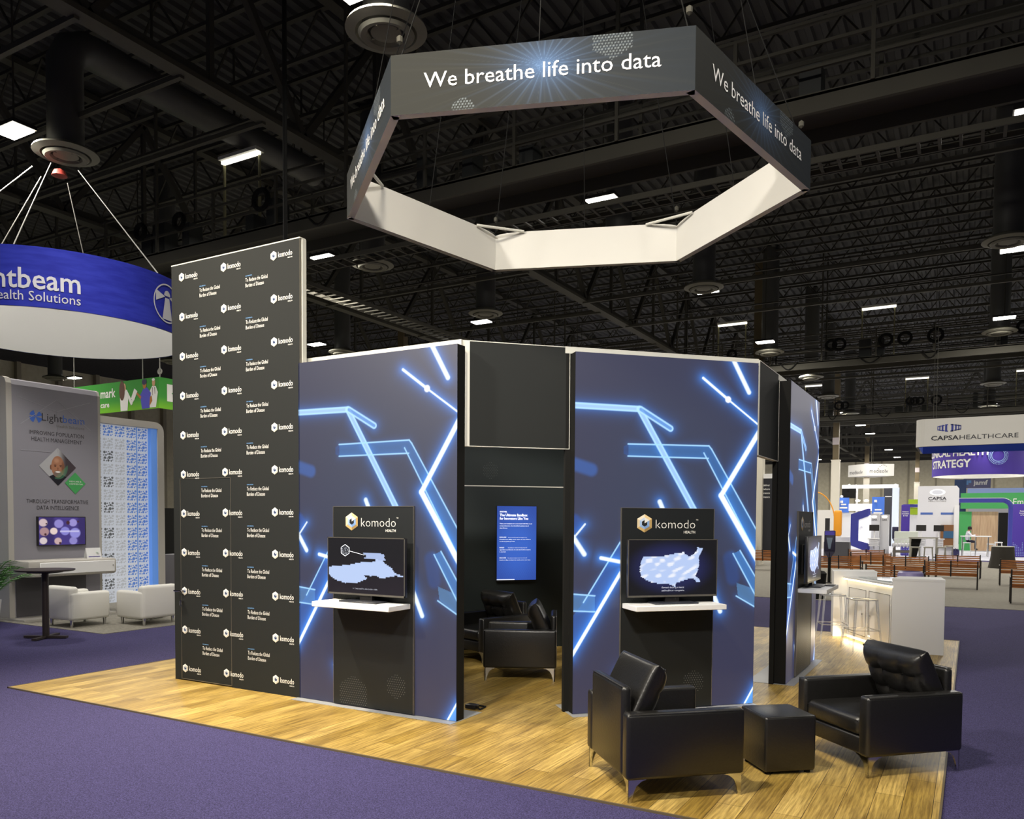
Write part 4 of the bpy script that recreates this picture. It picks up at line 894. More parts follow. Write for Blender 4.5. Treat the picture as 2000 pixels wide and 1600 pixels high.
# ------------------------------------------------------------------ the seated person at the far table
def person():
    t = thing('person', 'person in a white shirt and dark trousers seated at the white high table', 'person', (-.22, 52.2, .004))
    J = {'pel': (0, 0, .86), 'waist': (0, -.01, 1.0), 'chest': (.04, -.02, 1.24), 'neck': (.08, -.02, 1.42), 'head': (.12, -.03, 1.5), 'crown': (.14, -.03, 1.62),
         'hl': (.05, .1, .84), 'kl': (.42, .12, .82), 'al': (.40, .12, .42), 'tl': (.53, .12, .38), 'hr': (.05, -.1, .84), 'kr': (.42, -.12, .80), 'ar': (.40, -.12, .40), 'tr': (.53, -.12, .36),
         'sl': (.05, .19, 1.36), 'el': (.22, .25, 1.14), 'wl': (.44, .15, 1.19), 'fl': (.52, .13, 1.19), 'sr': (.05, -.21, 1.36), 'er': (.22, -.27, 1.14), 'wr': (.44, -.17, 1.19), 'fr': (.52, -.15, 1.19)}
    Rr = dict(pel=.15, waist=.14, chest=.16, neck=.06, head=.09, crown=.085, hl=.09, kl=.065, al=.045, tl=.04, hr=.09, kr=.065, ar=.045, tr=.04, sl=.07, el=.05, wl=.035, fl=.03, sr=.07, er=.05, wr=.035, fr=.03)
    E_ = [('pel', 'waist'), ('waist', 'chest'), ('chest', 'neck'), ('neck', 'head'), ('head', 'crown'), ('pel', 'hl'), ('hl', 'kl'), ('kl', 'al'), ('al', 'tl'), ('pel', 'hr'), ('hr', 'kr'), ('kr', 'ar'), ('ar', 'tr'), ('chest', 'sl'), ('sl', 'el'), ('el', 'wl'), ('wl', 'fl'), ('chest', 'sr'), ('sr', 'er'), ('er', 'wr'), ('wr', 'fr')]
    ks = list(J); me = bpy.data.meshes.new('body'); me.from_pydata([J[k] for k in ks], [(ks.index(a), ks.index(b)) for a, b in E_], []); o = bpy.data.objects.new('body', me); COL.objects.link(o)
    sk = o.modifiers.new('s', 'SKIN'); o.modifiers.new('d', 'SUBSURF').levels = 2
    for i, k in enumerate(ks): me.skin_vertices[0].data[i].radius = (Rr[k], Rr[k])
    me.skin_vertices[0].data[0].use_root = True
    dg = bpy.context.evaluated_depsgraph_get(); dg.update(); m2 = bpy.data.meshes.new_from_object(o.evaluated_get(dg)); bpy.data.objects.remove(o)
    m2.materials.clear()
    for m in (mat('white_shirt', (214, 214, 226), .9), mat('dark_trousers', (36, 36, 52), .9), mat('skin', (170, 122, 96), .6), mat('shoe', (20, 20, 22), .6)): m2.materials.append(m)
    for p in m2.polygons:
        c_ = p.center; p.use_smooth = True
        p.material_index = 2 if c_.z > 1.40 or (c_.x > .40 and c_.z > 1.05) else (0 if c_.z > .9 else (3 if c_.z < .43 else 1))
    b = bpy.data.objects.new('body', m2); COL.objects.link(b); b.parent = t
    h = MB(); h.lathe([(0, .12), (.07, .1), (.105, .03), (.1, -.05), (.06, -.08)], mat('black_hair', (22, 20, 20), .7), 16, (.115, -.03, 1.56)); h.build('hair', t)
person()
bp = MB(); bp.rbox((-.95, 51.0, .004), (-.57, 51.3, .42), .1, mat('dark_blue_bag', (44, 42, 84), .8)); bp.tube([(-.85, 51.0, .3), (-.76, 50.92, .46), (-.66, 51.0, .3)], .02, M_BLACK, 6); tag(bp.build('backpack'), 'dark blue bag on the floor beside the seated person', 'bag')
# ------------------------------------------------------------------ neighbouring stand on the left
M_GREY = mat('tower_grey', (140, 138, 146), .7); M_GREYL = mat('tower_edge_grey', (176, 172, 164), .6); M_SOFA = mat('white_leatherette', (228, 226, 218), .45)
def tower():
    t = thing('exhibit_tower', 'grey exhibit tower with a diamond portrait print', 'exhibit wall', (-15.2, 8.31, 0), 90)
    Wd, H = 1.66, 4.42; b = MB()
    prof = [(0, .02), (0, H - .12), (.04, H - .03), (.12, H), (.36, H), (.36, .02)]
    b.prism([(0, y, z) for y, z in prof], (Wd, 0, 0), M_GREY); b.build('body', t)
    e = MB(); e.prism([(-.10, y * 1.0, z + .02) for y, z in prof], (.10, 0, 0), M_GREYL); e.prism([(Wd, y, z) for y, z in prof], (.05, 0, 0), M_GREYL); e.box((-.12, -.5, .0), (Wd, .36, .035), M_GREYL); e.build('edge_band', t)
    dk = MB(); dk.box((.02, -.012, .05), (Wd - .3, -.004, .78), mat('dark_plinth', (76, 74, 78), .6)); dk.build('plinth_recess', t)
    x = MB(); cx = .83; y = -.006; blk = mat('tower_ink', (58, 56, 60), .7); blu = mat('tower_blue', (64, 104, 190), .7)
    x.text('Light', (.54, y, 3.70), blk, .15, .40); x.text('beam', (.945, y, 3.70), blu, .15, .43); x.text('Health Solutions', (1.37, y, 3.60), M_BEZELS, .055, .55, al='r')
    c0 = (.43, 3.76)
    for a0, a1 in ((.25, 1.1), (1.9, 2.9), (3.2, 4.3), (5.1, 6.1)): x.add([(c0[0], y, c0[1])] + [(c0[0] + .12 * math.cos(q), y, c0[1] + .12 * math.sin(q)) for q in np.linspace(a0, a1, 8)], [tuple(range(9))], blu)
    for z, s_, w in ((3.43, 'IMPROVING POPULATION', 1.06), (3.31, 'HEALTH MANAGEMENT', .98), (2.15, 'THROUGH TRANSFORMATIVE', 1.20), (2.03, 'DATA INTELLIGENCE', .82)): x.text(s_, (cx, y, z), blk, .078, w, al='c')
    for a, q in (((.1, 4.1), (.83, 3.9)), ((.83, 3.9), (1.5, 4.15)), ((.83, 3.9), (.83, 3.12)), ((.15, 3.12), (.83, 3.12)), ((.15, 3.6), (.83, 4.12)), ((.83, 4.12), (1.5, 3.6))): x.bar((a[0], y, a[1]), (q[0], y, q[1]), .002, .008, mat('pale_line', (160, 158, 166), .7))
    x.poly([(1.17, y - .004, 2.76), (1.38, y - .004, 2.55), (1.17, y - .004, 2.34), (.96, y - .004, 2.55)], M_GREEN); x.text('MEDICARE &', (1.05, y - .006, 2.57), M_PRINTW, .03, .24); x.text('COMMERCIAL', (1.05, y - .006, 2.52), M_PRINTW, .03, .28)
    x.build('lettering', t)
    def face(u, z):
        k = .7071 * .65 / .51; X_, Z_ = (u - z) * k, (u + z) * k - .46   # diamond frame: X sideways, Z upwards, centre 0
        c_ = np.zeros(u.shape + (3,)) + np.array(L(176, 176, 178)); c_ = over(c_, L(70, 62, 66), sm(X_, -.02, .22))
        el = lambda cx, cz, rx, rz: np.hypot((X_ - cx) / rx, (Z_ - cz) / rz)
        c_ = over(c_, L(34, 34, 42), (el(0, -.40, .30, .22) < 1) * 1.); sk = L(166, 116, 88)
        c_ = over(c_, L(120, 80, 60), sm(el(-.165, -.02, .035, .07), 1, .8)); c_ = over(c_, sk, sm(el(0, .0, .165, .265), 1, .96)); c_ = over(c_, L(196, 148, 118), sm(el(-.03, .15, .10, .09), 1, .2) * .8)
        c_ = over(c_, L(110, 74, 56), sm(el(.13, -.02, .06, .22), 1, .3) * .8)
        for ex in (-.065, .07): c_ = over(c_, L(70, 44, 36), sm(el(ex, .035, .042, .012), 1, .6)); c_ = over(c_, L(34, 24, 24), sm(el(ex, .005, .03, .012), 1, .5))
        c_ = over(c_, L(120, 78, 58), sm(el(0, -.05, .03, .05), 1, .4) * .6); c_ = over(c_, L(110, 104, 100), sm(el(0, -.17, .12, .09), 1, .7) * .8); c_ = over(c_, L(240, 232, 226), sm(el(0, -.125, .07, .022), 1, .8)); return over(c_, L(84, 150, 110), sm(X_ - Z_, .17, .22) * .4 * (el(0, 0, .25, .3) < 1))
    o = artgrid('portrait_print', .51, .51, 120, 120, face, M_PRINT, t); o.location = (.83, -.008, 2.49); o.rotation_euler = (0, -PI / 4, 0); o['label'] = 'diamond portrait print of a smiling bald person in a dark top'
    d = MB(); d.rbox((-.10, -.62, .80), (1.62, -.004, 1.1), .05, M_GREYL, 2); dd = d.build('shelf_counter', t); f = MB(); f.rbox((.10, -.64, .845), (1.56, -.615, 1.06), .008, M_WHITE, 1); f.build('white_front', dd); lk = MB(); lk.lathe([(0, 0), (.012, 0), (.012, .01), (0, .01)], M_BEZELS, 10, (1.52, -.645, .96)); lk.build('lock', dd)
tower()
def lbtv():
    t = thing('wall_screen', 'screen with a video call picture on the grey exhibit tower', 'screen', (-15.2, 8.31, 0), 90)
    u0, u1, z0, z1 = .40, 1.33, 1.35, 1.90; h = MB(); h.box((u0, -.07, z0), (u1, -.008, z1), M_BEZEL); h.build('housing', t)
    def pic(u, z):
        c_ = np.zeros(u.shape + (3,)) + np.array(L(70, 58, 128)); c_ = over(c_, L(40, 30, 70), sm(np.sin(u * 9), .2, .8) * .6); r = np.random.RandomState(4)
        for cx, cz, q, col in ((.08, .42, .09, (214, 190, 190)), (.1, .25, .1, (176, 140, 140)), (.08, .08, .08, (220, 205, 205)), (.38, .40, .10, (150, 140, 210)), (.28, .26, .08, (236, 214, 206)), (.36, .07, .08, (206, 176, 172)), (.66, .42, .09, (160, 150, 214)), (.7, .22, .12, (150, 146, 220)), (.66, .07, .09, (146, 138, 204)), (.5, .26, .1, (140, 136, 214))): c_ = over(c_, L(*col), sm(np.hypot(u - cx, (z - cz) * 1.1), q, q * .75) * .9)
        for cx, cz, q in ((.12, .2, .03), (.4, .03, .03), (.56, .42, .05), (.76, .44, .025), (.14, .4, .02)): c_ = over(c_, L(70, 40, 44), sm(np.hypot(u - cx, z - cz), q, q * .5))
        return over(c_, L(200, 196, 236), ((np.abs(z - .25) < .014) & (u > .4) & (u < .78)) * .8)
    artgrid('picture', u1 - u0 - .03, z1 - z0 - .03, 110, 66, pic, M_SCREENART, t, -.0705, u0 + .015, z0 + .015)
lbtv()
tc = thing('tent_card', 'white tent card with a violet line on the grey counter', 'card', (-14.75, 9.42, 1.1), 90); m_ = MB(); m_.prism([(0, 0, 0), (.3, 0, 0), (.3, .05, .2), (0, .05, .2)], (0, .006, 0), M_WHITE); m_.prism([(0, .1, 0), (.3, .1, 0), (.3, .05, .2), (0, .05, .2)], (0, .006, 0), M_WHITE); m_.build('folded_card', tc)
m_ = MB(); m_.box((.03, -.003, .028), (.27, .0, .04), M_VIOLET); m_.lathe([(0, 0), (.025, 0)], M_GREEN, 12, (.22, .015, .11)); m_.build('print', tc)
HOLES = [(.12, .13, .07), (.33, .10, .05), (.52, .14, .09), (.78, .12, .06), (.92, .2, .04), (.2, .36, .10), (.42, .33, .05), (.62, .4, .12), (.87, .42, .08), (.1, .58, .05), (.3, .6, .07), (.48, .68, .06), (.82, .66, .06), (.66, .72, .09), (.16, .84, .10), (.36, .86, .05), (.56, .9, .05), (.86, .88, .09), (.94, .62, .03), (.05, .3, .03)]
def lattice(label, n0, cols, rows, lit):
    t = thing('lattice_arch', label, 'exhibit arch', (-16.5, n0, 0), 90, 'lattice arches of the left stand'); p = .281; Wd = cols * p; H = 4.08
    def pat(u, z):
        c_ = np.zeros(u.shape + (3,)) + np.array(L(214, 220, 232)); tu, tz = np.floor(u / p), np.floor(z / p); a, q = (u / p - tu), (z / p - tz)
        hole = np.zeros(u.shape)
        for cx, cz, r in HOLES: hole = np.maximum(hole, sm(np.hypot(a - cx * .9 - .05, q - cz * .9 - .05), r * 1.12, r * .95))
        blue = (tu >= cols - lit) | (tz >= rows - 1)
        c_ = np.where(blue[..., None], over(c_, L(92, 134, 214), hole), over(c_, L(176, 180, 186), hole * .75))
        dk = (~blue) & ((np.sin(tu * 5.3 + tz * 3.1) > .55)); c_ = np.where(dk[..., None], over(c_, L(40, 44, 44), hole * .8), c_)
        c_ = over(c_, L(104, 150, 226), ((np.abs(u / p - cols + 1) < .05) & (tu >= cols - 2)) * 1.); return c_
    artgrid('lattice_panel', Wd, H - .15, int(Wd / .0075), 520, pat, attr_mat('lattice_graphic', .34, .75, .6), t, -.002)
    b = MB(); b.box((Wd, -.12, 0), (Wd + .15, .1, H - .15), mat('lit_blue_return', (96, 146, 226), .5, emit=.3)); b.build('blue_return', t)
    a = MB(); r = .22; pts = [(-.05, H - .15), (-.05, H)] + [(Wd + .15 + .16 - r + r * math.sin(q), H - r + r * math.cos(q)) for q in np.linspace(0, PI / 2, 7)] + [(Wd + .31, 0), (Wd + .15, 0), (Wd + .15, H - .15)]
    a.prism([(x, -.16, z) for x, z in pts], (0, .5, 0), M_GREYL); k = MB(); a.build('frame', t)
lattice('white and blue lattice arch behind the two white club chairs', 10.35, 6, 14, 2)
lattice('lattice arch at the left picture edge beside the grey tower', 6.4, 5, 14, 0)
def clubchair(label, x, y, deg, first=None):
    t = thing('club_chair', label, 'armchair', (x, y, .004), deg, 'white club chairs')
    if first:
        for ch in [o for o in bpy.data.objects if o.parent == first]: dup(ch, t)
        return t
    for s_ in (-1, 1): a = MB(); a.rbox((s_ * .30 - .08, -.36, .12), (s_ * .30 + .08, .36, .60), .05, M_SOFA); a.build('arm', t)
    b = MB(); b.rbox((-.36, -.38, .12), (.36, -.2, .70), .06, M_SOFA); b.build('backrest', t); s_ = MB(); s_.rbox((-.22, -.25, .12), (.22, .36, .42), .04, M_SOFA); s_.build('seat', t)
    for sx in (-1, 1):
        for sy in (-1, 1): l = MB(); l.lathe([(0, 0), (.022, 0), (.03, .13), (0, .13)], M_CHROME, 10, (sx * .29, sy * .30, 0)); l.build('leg', t)
    return t
C1 = clubchair('white club chair seen from behind beside the black high table', -13.62, 8.52, 0); clubchair('white club chair half hidden by the tall logo wall', -12.83, 9.32, 90, C1)
simple('side_table', 'white cube side table between the two white club chairs', 'table', M_SOFA, (-13.78, 9.5, .004), (-13.26, 10.0, .46), r=.03)
def hightable(label, x, y, first=None):
    t = thing('high_table', label, 'table', (x, y, 0), 30, 'black high tables')
    if first:
        for ch in [o for o in bpy.data.objects if o.parent == first]: dup(ch, t)
        return t
    m = mat('black_brown_table', (52, 44, 42), .45); a = MB(); a.lathe([(0, 1.05), (.40, 1.05), (.42, 1.062), (.42, 1.078), (0, 1.078)], m, 36); a.box((-.18, -.18, 1.02), (.18, .18, 1.05), m); a.build('table_top', t)
    p = MB(); p.tube([(0, 0, .03), (0, 0, 1.03)], .05, m, 14); p.build('pole', t); b = MB(); b.bar((-.33, 0, .02), (.33, 0, .02), .07, .03, m); b.bar((0, -.33, .02), (0, .33, .02), .07, .03, m); b.build('base', t); return t
T1 = hightable('black pedestal high table on the purple carpet before the white club chairs', -12.55, 7.32); hightable('black pedestal high table cut off by the left picture edge', -13.25, 6.55, T1)
def palm():
    t = thing('potted_palm', 'potted palm at the left picture edge beside the grey tower', 'plant', (-15.0, 7.72, .004)); g = mat('palm_leaf', (58, 112, 34), .5); p = MB(); p.lathe([(0, 0), (.17, 0), (.22, .42), (.18, .42), (.17, .36), (0, .36)], M_WHITE); p.build('pot', t)
    s_ = MB(); rnd = random.Random(5)
    l = MB()
    for k in range(16):
        a = rnd.uniform(0, 2 * PI); ln = rnd.uniform(.45, .75); hh = rnd.uniform(.75, 1.25); P = [Vector((math.cos(a) * ln * f, math.sin(a) * ln * f, .36 + hh * (1.25 * f - .62 * f * f))) for f in np.linspace(0, 1, 9)]; s_.tube(P, .008, g, 4)
        for i in range(3, 9):
            d = (P[i] - P[i - 1]).normalized(); sd = d.cross(Vector((0, 0, 1))).normalized()
            for q in (-1, 1):
                for f in (0, .5): b0 = P[i - 1].lerp(P[i], f); tip = b0 + sd * q * .2 + d * .12 - Vector((0, 0, .06)); l.poly([b0, b0 + d * .018 + sd * q * .08, tip, b0 - d * .005 + sd * q * .08], g)
    s_.build('stem', t); l.build('leaves', t)
palm()
def ring():
    R, z0, z1 = 2.3, 5.40, 6.40; t = thing('hanging_ring_sign', 'round blue hanging ring sign with pale lettering and white lining', 'hanging sign', (-15.42, 9.4, z0)); H = z1 - z0; n = 72
    b = MB(); v = [(R * math.cos(2 * PI * k / n), R * math.sin(2 * PI * k / n), z) for z in (0, H) for k in range(n)]
    b.add(v, [(k, (k + 1) % n, n + (k + 1) % n, n + k) for k in range(n)], noise_mat('royal_blue_fabric', (26, 34, 138), (38, 48, 156), 2, .8, 4, 0, (1, 1, 6)), True); b.build('outer_band', t)
    i_ = MB(); i_.add([(.985 * x, .985 * y, z) for x, y, z in v], [(k, n + k, n + (k + 1) % n, (k + 1) % n) for k in range(n)], mat('grey_white_fabric', (168, 168, 166), .9), True); i_.build('white_lining', t)
    x = MB(); lt = mat('pale_grey_letter', (190, 190, 194), .7)
    def arc(s, a_end, z, h, k, bold):
        V, F = text_geo(s, bold); w = V[:, 0].max() * h * k / R; x.add([((R + .012) * math.cos(a_end - w + p * h * k / R), (R + .012) * math.sin(a_end - w + p * h * k / R), z + q * h) for p, q in V], F, lt)
    for a0 in (RING_A, RING_A + 2 * PI / 3, RING_A - 2 * PI / 3):
        arc('Lightbeam', a0, .30, .35, .92, .012); arc('Health Solutions', a0, .10, .165, .93, 0)
        for q in range(40):
            a, b_ = 2 * PI * q / 40, 2 * PI * (q + 1) / 40; c0 = a0 + .725; pt = lambda r, g: ((R + .012) * math.cos(c0 + r * math.cos(g) / R), (R + .012) * math.sin(c0 + r * math.cos(g) / R), .5 + r * math.sin(g))
            x.add([pt(.36, a), pt(.36, b_), pt(.335, b_), pt(.335, a)], [(0, 1, 2, 3)], lt)
        pq = lambda u, w: ((R + .012) * math.cos(c0 + u / R), (R + .012) * math.sin(c0 + u / R), .5 + w)
        x.add([pq(-.14, -.30), pq(.14, -.30), pq(.06, .1), pq(-.06, .1)], [(0, 1, 2, 3)], lt)
        for s_ in (-1, 1): x.add([pq(s_ * .06, .12), pq(s_ * .3, .2), pq(s_ * .3, .0)], [(0, 1, 2)], lt)
        x.add([pq(.09 * math.cos(q), .14 + .1 * math.sin(q)) for q in np.linspace(0, PI, 9)], [tuple(range(9))], lt)
    x.build('lettering', t); c_ = MB()
    for k in range(6): a = k * PI / 3 + .2; c_.tube([(R * math.cos(a), R * math.sin(a), H), (R * .2 * math.cos(a), R * .2 * math.sin(a), 3.1)], .01, mat('white_cable', (170, 168, 160), .6), 5)
    c_.lathe([(0, 3.0), (.14, 3.05), (.1, 3.15), (0, 3.2)], mat('red_motor', (150, 50, 40), .6), 12); c_.build('suspension_cable', t)
RING_A = math.radians(-24.2); ring()
def greensign():
    t = thing('hanging_box_sign', 'green hanging sign printed with three care workers and the word mark', 'hanging sign', (-33.0, 20, 6.02)); H = 1.17
    def grn(u, z): c_ = np.zeros(u.shape + (3,)) + np.array(L(66, 150, 62)); return over(c_, L(120, 190, 50), sm(z, .5, 0))
    artgrid('front_panel', 6.27, H, 60, 14, grn, M_PRINT, t)
    o = artgrid('side_panel', 3, H, 30, 14, grn, M_PRINT, t); o.location = (6.27, 0, 0); o.rotation_euler = (0, 0, PI / 2)
    x = MB(); P = lambda pts, m, q=.006: x.poly([(a, -q, b) for a, b in pts], m); br, wh, sk1, sk2, bl, nv = mat('brown_hair_print', (92, 56, 42), .7), M_PRINTW, mat('tan_print', (206, 160, 120), .7), mat('amber_print', (176, 110, 40), .7), mat('scrubs_print', (76, 74, 190), .7), mat('navy_hair_print', (40, 34, 80), .7)
    ov = lambda cx, cz, rx, rz, m, q=.006: P([(cx + rx * math.cos(k), cz + rz * math.sin(k)) for k in np.linspace(0, 2 * PI, 18, endpoint=False)], m, q)
    x.text('mark', (2.72, -.006, .60), wh, .36, .95, bold=.02); x.text('care', (2.72, -.006, .22), wh, .22, .55, bold=.02)
    P([(3.98, .02), (4.40, .02), (4.45, .45), (4.40, .8), (4.2, .9), (3.95, .55)], wh); P([(4.40, .78), (4.44, .5), (4.62, .2), (4.72, .26), (4.60, .5)], wh, .007); P([(4.62, .2), (4.84, .42), (4.78, .5), (4.60, .36)], wh, .008); ov(4.2, .92, .12, .16, sk1, .008); ov(4.08, .8, .17, .38, br, .010)
    P([(4.62, .45), (4.82, .38), (5.02, .72), (4.84, .84)], wh, .012)
    P([(5.28, .03), (5.72, .03), (5.82, .6), (5.6, .82), (5.4, .82), (5.18, .55)], bl, .010); P([(4.95, .62), (5.2, .4), (5.26, .5), (5.0, .68)], sk2, .012); P([(5.72, .1), (5.9, .3), (5.86, .5), (5.76, .45)], sk2, .012); ov(5.45, .94, .11, .16, sk2, .012); ov(5.44, 1.04, .14, .11, nv, .014)
    P([(5.74, .05), (6.1, .05), (6.22, .6), (6.1, .84), (5.9, .86), (5.76, .7)], wh, .008); ov(5.98, .98, .09, .15, sk1, .010); ov(5.97, 1.09, .09, .05, wh, .012); P([(5.9, .8), (5.93, .8), (5.92, .5), (5.9, .5)], br, .012); P([(6.02, .8), (6.05, .8), (6.06, .55), (6.04, .55)], br, .012)
    x.build('printed_figures', t); e = MB(); X0 = 6.276; q = lambda a, b: (X0, a, b); e.poly([q(.35, .3), q(1.3, .3), q(1.3, .95), q(.35, .95)], wh); e.poly([(X0 + .004, .55, .62), (X0 + .004, .82, .4), (X0 + .004, 1.1, .62), (X0 + .004, .82, .82)], M_GREEN); e.build('envelope_mark', t)
    c_ = MB()
    for a, b_ in ((6.2, .1), (4.5, .6), (6.1, 2.8), (.5, .3)): c_.tube([(a, b_, H), (a, b_, 6.8)], .02, mat('white_cable'), 5)
    c_.tube([(6.2 + .1 * math.cos(k), .1, H + .22 + .1 * math.sin(k)) for k in np.linspace(0, 2 * PI, 12, endpoint=False)], .03, mat('white_cable'), 5, closed=True); c_.build('suspension_cable', t)
greensign()
simple('drape_wall', 'black pipe and drape behind the lattice arch', 'drape', M_BLACK, (-30.3, 17, 0), (-30, 27, 2.3)); simple('display_counter', 'grey display counter glimpsed beside the lattice arch', 'counter', mat('counter_grey', (120, 118, 124), .7), (-18.2, 13.6, .004), (-17.6, 15.4, .95))
simple('exhibit_wall', 'white exhibit wall with pale green print behind the lattice', 'exhibit wall', mat('pale_green_print', (176, 212, 196), .7), (-24, 12, 0), (-23.8, 16, 3))
bt = MB(); bt.lathe([(0, 0), (.07, 0), (.07, .12), (.04, .22), (.02, .3), (.02, .36), (0, .36)], M_WHITE, 14); bt.lathe([(.071, .02), (.071, .1)], M_VIOLET, 14); tag(bt.build('spray_bottle', loc=(-17.85, 14.05, .954)), 'white bottle with violet label on the grey counter by the lattice', 'bottle')

# ------------------------------------------------------------------ roof: trusses, joists, ducts, catwalks, lamps
def truss(x, label):
    t = thing('roof_truss', label, 'truss', (x, 0, 0), 0, 'roof trusses running into the hall'); y0, y1, zb, zt = -6, 110, 9.5, 12.7
    b = MB(); b.box((-.16, y0, zb), (.16, y1, zb + .09), M_STEEL2); b.box((-.03, y0, zb + .09), (.03, y1, zb + .3), M_STEEL); b.build('bottom_chord', t); a = MB(); a.box((-.14, y0, zt), (.14, y1, zt + .14), M_STEEL); a.build('top_chord', t)
    w = MB(); k = 0; y = y0
    while y < y1 - 4:
        w.bar((0, y, zb + .1), (0, y + 2.3, zt), .14, .14, M_STEEL); w.bar((0, y + 4.6, zb + .1), (0, y + 2.3, zt), .14, .14, M_STEEL); w.bar((0, y + 2.3, zb + .1), (0, y + 2.3, zt), .1, .1, M_STEEL); y += 4.6
    w.build('web', t); return t
for x, l in ((-12, 'dark roof truss running over the tall logo wall'), (-20.2, 'dark roof truss over the far left stand'), (-28.4, 'farthest left dark roof truss'), (4.4, 'dark roof truss at the upper right')): truss(x, l)
def joist(y):
    t = thing('roof_joist', 'slim open-web joist crossing under the roof deck', 'joist', (0, y, 0), 0, 'roof joists under the deck')
    if JO:
        for ch in [o for o in bpy.data.objects if o.parent == JO[0]]: dup(ch, t)
        return
    b = MB(); b.box((-44, -.05, 11.9), (26, .05, 11.98), M_STEEL); b.box((-44, -.06, 12.82), (26, .06, 12.9), M_STEEL); x = -44
    while x < 25: b.bar((x, 0, 11.95), (x + .7, 0, 12.85), .04, .04, M_STEEL); b.bar((x + 1.4, 0, 11.95), (x + .7, 0, 12.85), .04, .04, M_STEEL); x += 1.4
    b.build('lattice_web', t); JO.append(t)
JO = []
for k in range(46): joist(4 + 1.88 * k if k < 34 else 4 + 1.88 * 34 + (k - 34) * 3.4)
def crosstruss(y, label):
    t = thing('cross_truss', label, 'truss', (0, y, 0), 0, 'deep trusses crossing the far hall'); b = MB(); b.box((-45, -.1, 9.3), (26, .1, 9.5), M_STEEL2); b.build('bottom_chord', t); b = MB(); b.box((-45, -.1, 12.6), (26, .1, 12.8), M_STEEL); b.build('top_chord', t); w = MB(); x = -45
    while x < 22: w.bar((x, 0, 9.4), (x + 1.8, 0, 12.7), .16, .16, M_STEEL); w.bar((x + 3.6, 0, 9.4), (x + 1.8, 0, 12.7), .16, .16, M_STEEL); x += 3.6
    w.box((-45, -.05, 10.6), (26, .05, 11.1), M_STEEL); w.build('web', t)
for y, l in ((67, 'deep truss crossing the hall beyond the third catwalk'), (77, 'second deep truss crossing the far hall'), (86, 'third deep truss crossing the far hall'), (95, 'fourth deep truss crossing the far hall'), (103, 'deep truss nearest the back wall')): crosstruss(y, l)
def brace(x0, x1, y):
    mb = MB(); mb.bar((x0, y, 9.5), (x1, y, 9.5), .09, .09, M_STEEL2); mb.bar((x0, y + .25, 9.8), (x1, y + .25, 9.8), .05, .05, M_STEEL); tag(mb.build('roof_brace'), 'thin steel strut tying two roof trusses together', 'strut', 'struts between the trusses')
for y in (7.62, 9.5, 11.35, 16.5, 22, 27.5, 33.5, 44, 50): brace(-20.2, -12, y)
for y in (14.5, 19.5, 26, 30, 38, 46, 58): brace(-12, 4.4, y)
def catwalk(y, x0, x1, label, coils, tubes, z=8.5):
    t = thing('catwalk', label, 'catwalk', (0, y, z), 0, 'service catwalks under the roof'); d = MB(); d.box((x0, 0, -.28), (x1, .08, .02), M_STEEL2); d.box((x0, 1.1, -.28), (x1, 1.18, .02), M_STEEL2); d.box((x0, 0, -.04), (x1, 1.18, 0), M_STEEL); d.build('deck', t)
    r = MB()
    for yy in (0, 1.16):
        for zz in (.4, .75, 1.1): r.bar((x0, yy, zz), (x1, yy, zz), .05, .05, M_STEEL2)
    r.build('handrail', t); x = x0; k = 0
    while x < x1:
        for yy in (0, 1.16):
            p = MB(); p.bar((x, yy, 0), (x, yy, 1.12 if k % 3 else 12.95 - z), .06, .06, M_STEEL2); p.build('post', t)
        x += 2.05; k += 1
    rnd = random.Random(int(y))
    for _ in range(coils):
        c_ = MB(); cx, rr = rnd.uniform(x0, x1), rnd.uniform(.15, .25); c_.tube([(cx + rr * math.cos(k), -.06, .6 + rr * math.sin(k)) for k in np.linspace(0, 2 * PI, 14, endpoint=False)], .06, M_BLACK, 6, closed=True); c_.build('cable_coil', t)
    for _ in range(coils // 2): c_ = MB(); cx = rnd.uniform(x0, x1); w = rnd.uniform(.4, 1.2); c_.tube([(cx + w * f, -.05, .05 - .3 * math.sin(PI * f)) for f in np.linspace(0, 1, 7)], .025, M_BLACK, 5); c_.build('cable_swag', t)
    for _ in range(14): c_ = MB(); cx = rnd.uniform(x0, x1); c_.box((cx, .3, .02), (cx + rnd.uniform(.2, .5), .7, rnd.uniform(.4, 1.0)), mat('cable_box', (52, 54, 52), .7)); c_.build('junction_box', t)
    for fx in tubes:
        f = MB(); f.box((fx, .5, 2.0), (fx + 1.25, .6, 2.07), M_TUBE); f.box((fx - .02, .42, 2.07), (fx + 1.27, .68, 2.15), M_ALU); o = f.build('work_light', t); o['label'] = 'lit white tube light over the catwalk'
        for q in (0, 1.2): g = MB(); g.bar((fx + q, .6, 0), (fx + q, .6, 2.05), .05, .05, mat('pale_conduit', (150, 146, 110), .6)); g.build('light_post', t)
catwalk(13.35, -24, 14, 'service catwalk crossing just behind the six-sided sign', 6, (-16.1,)); catwalk(35.4, -24, 14, 'service catwalk above the second row of benches', 26, (-10.0, -4.1, 3)); catwalk(54, -24, 14, 'farthest service catwalk across the hall', 26, (-9.5, -3.7, 2))
def tray(x, y0, y1, z, label):
    mb = MB()
    for dx in (-.3, .3): mb.bar((x + dx, y0, z), (x + dx, y1, z), .04, .1, M_STEEL2)
    for y in np.arange(y0 + .5, y1, 6): mb.bar((x - .3, y, z), (x - .3, y, 13), .02, .02, M_STEEL)
    y = y0
    while y < y1: mb.bar((x - .3, y, z - .03), (x + .3, y, z - .03), .05, .03, M_STEEL2); y += .3
    tag(mb.build('cable_tray'), label, 'cable tray', 'cable trays')
tray(-15.4, 15.4, 60, 8.0, 'ladder-like cable tray behind the top of the tall logo wall')
tb_ = MB()
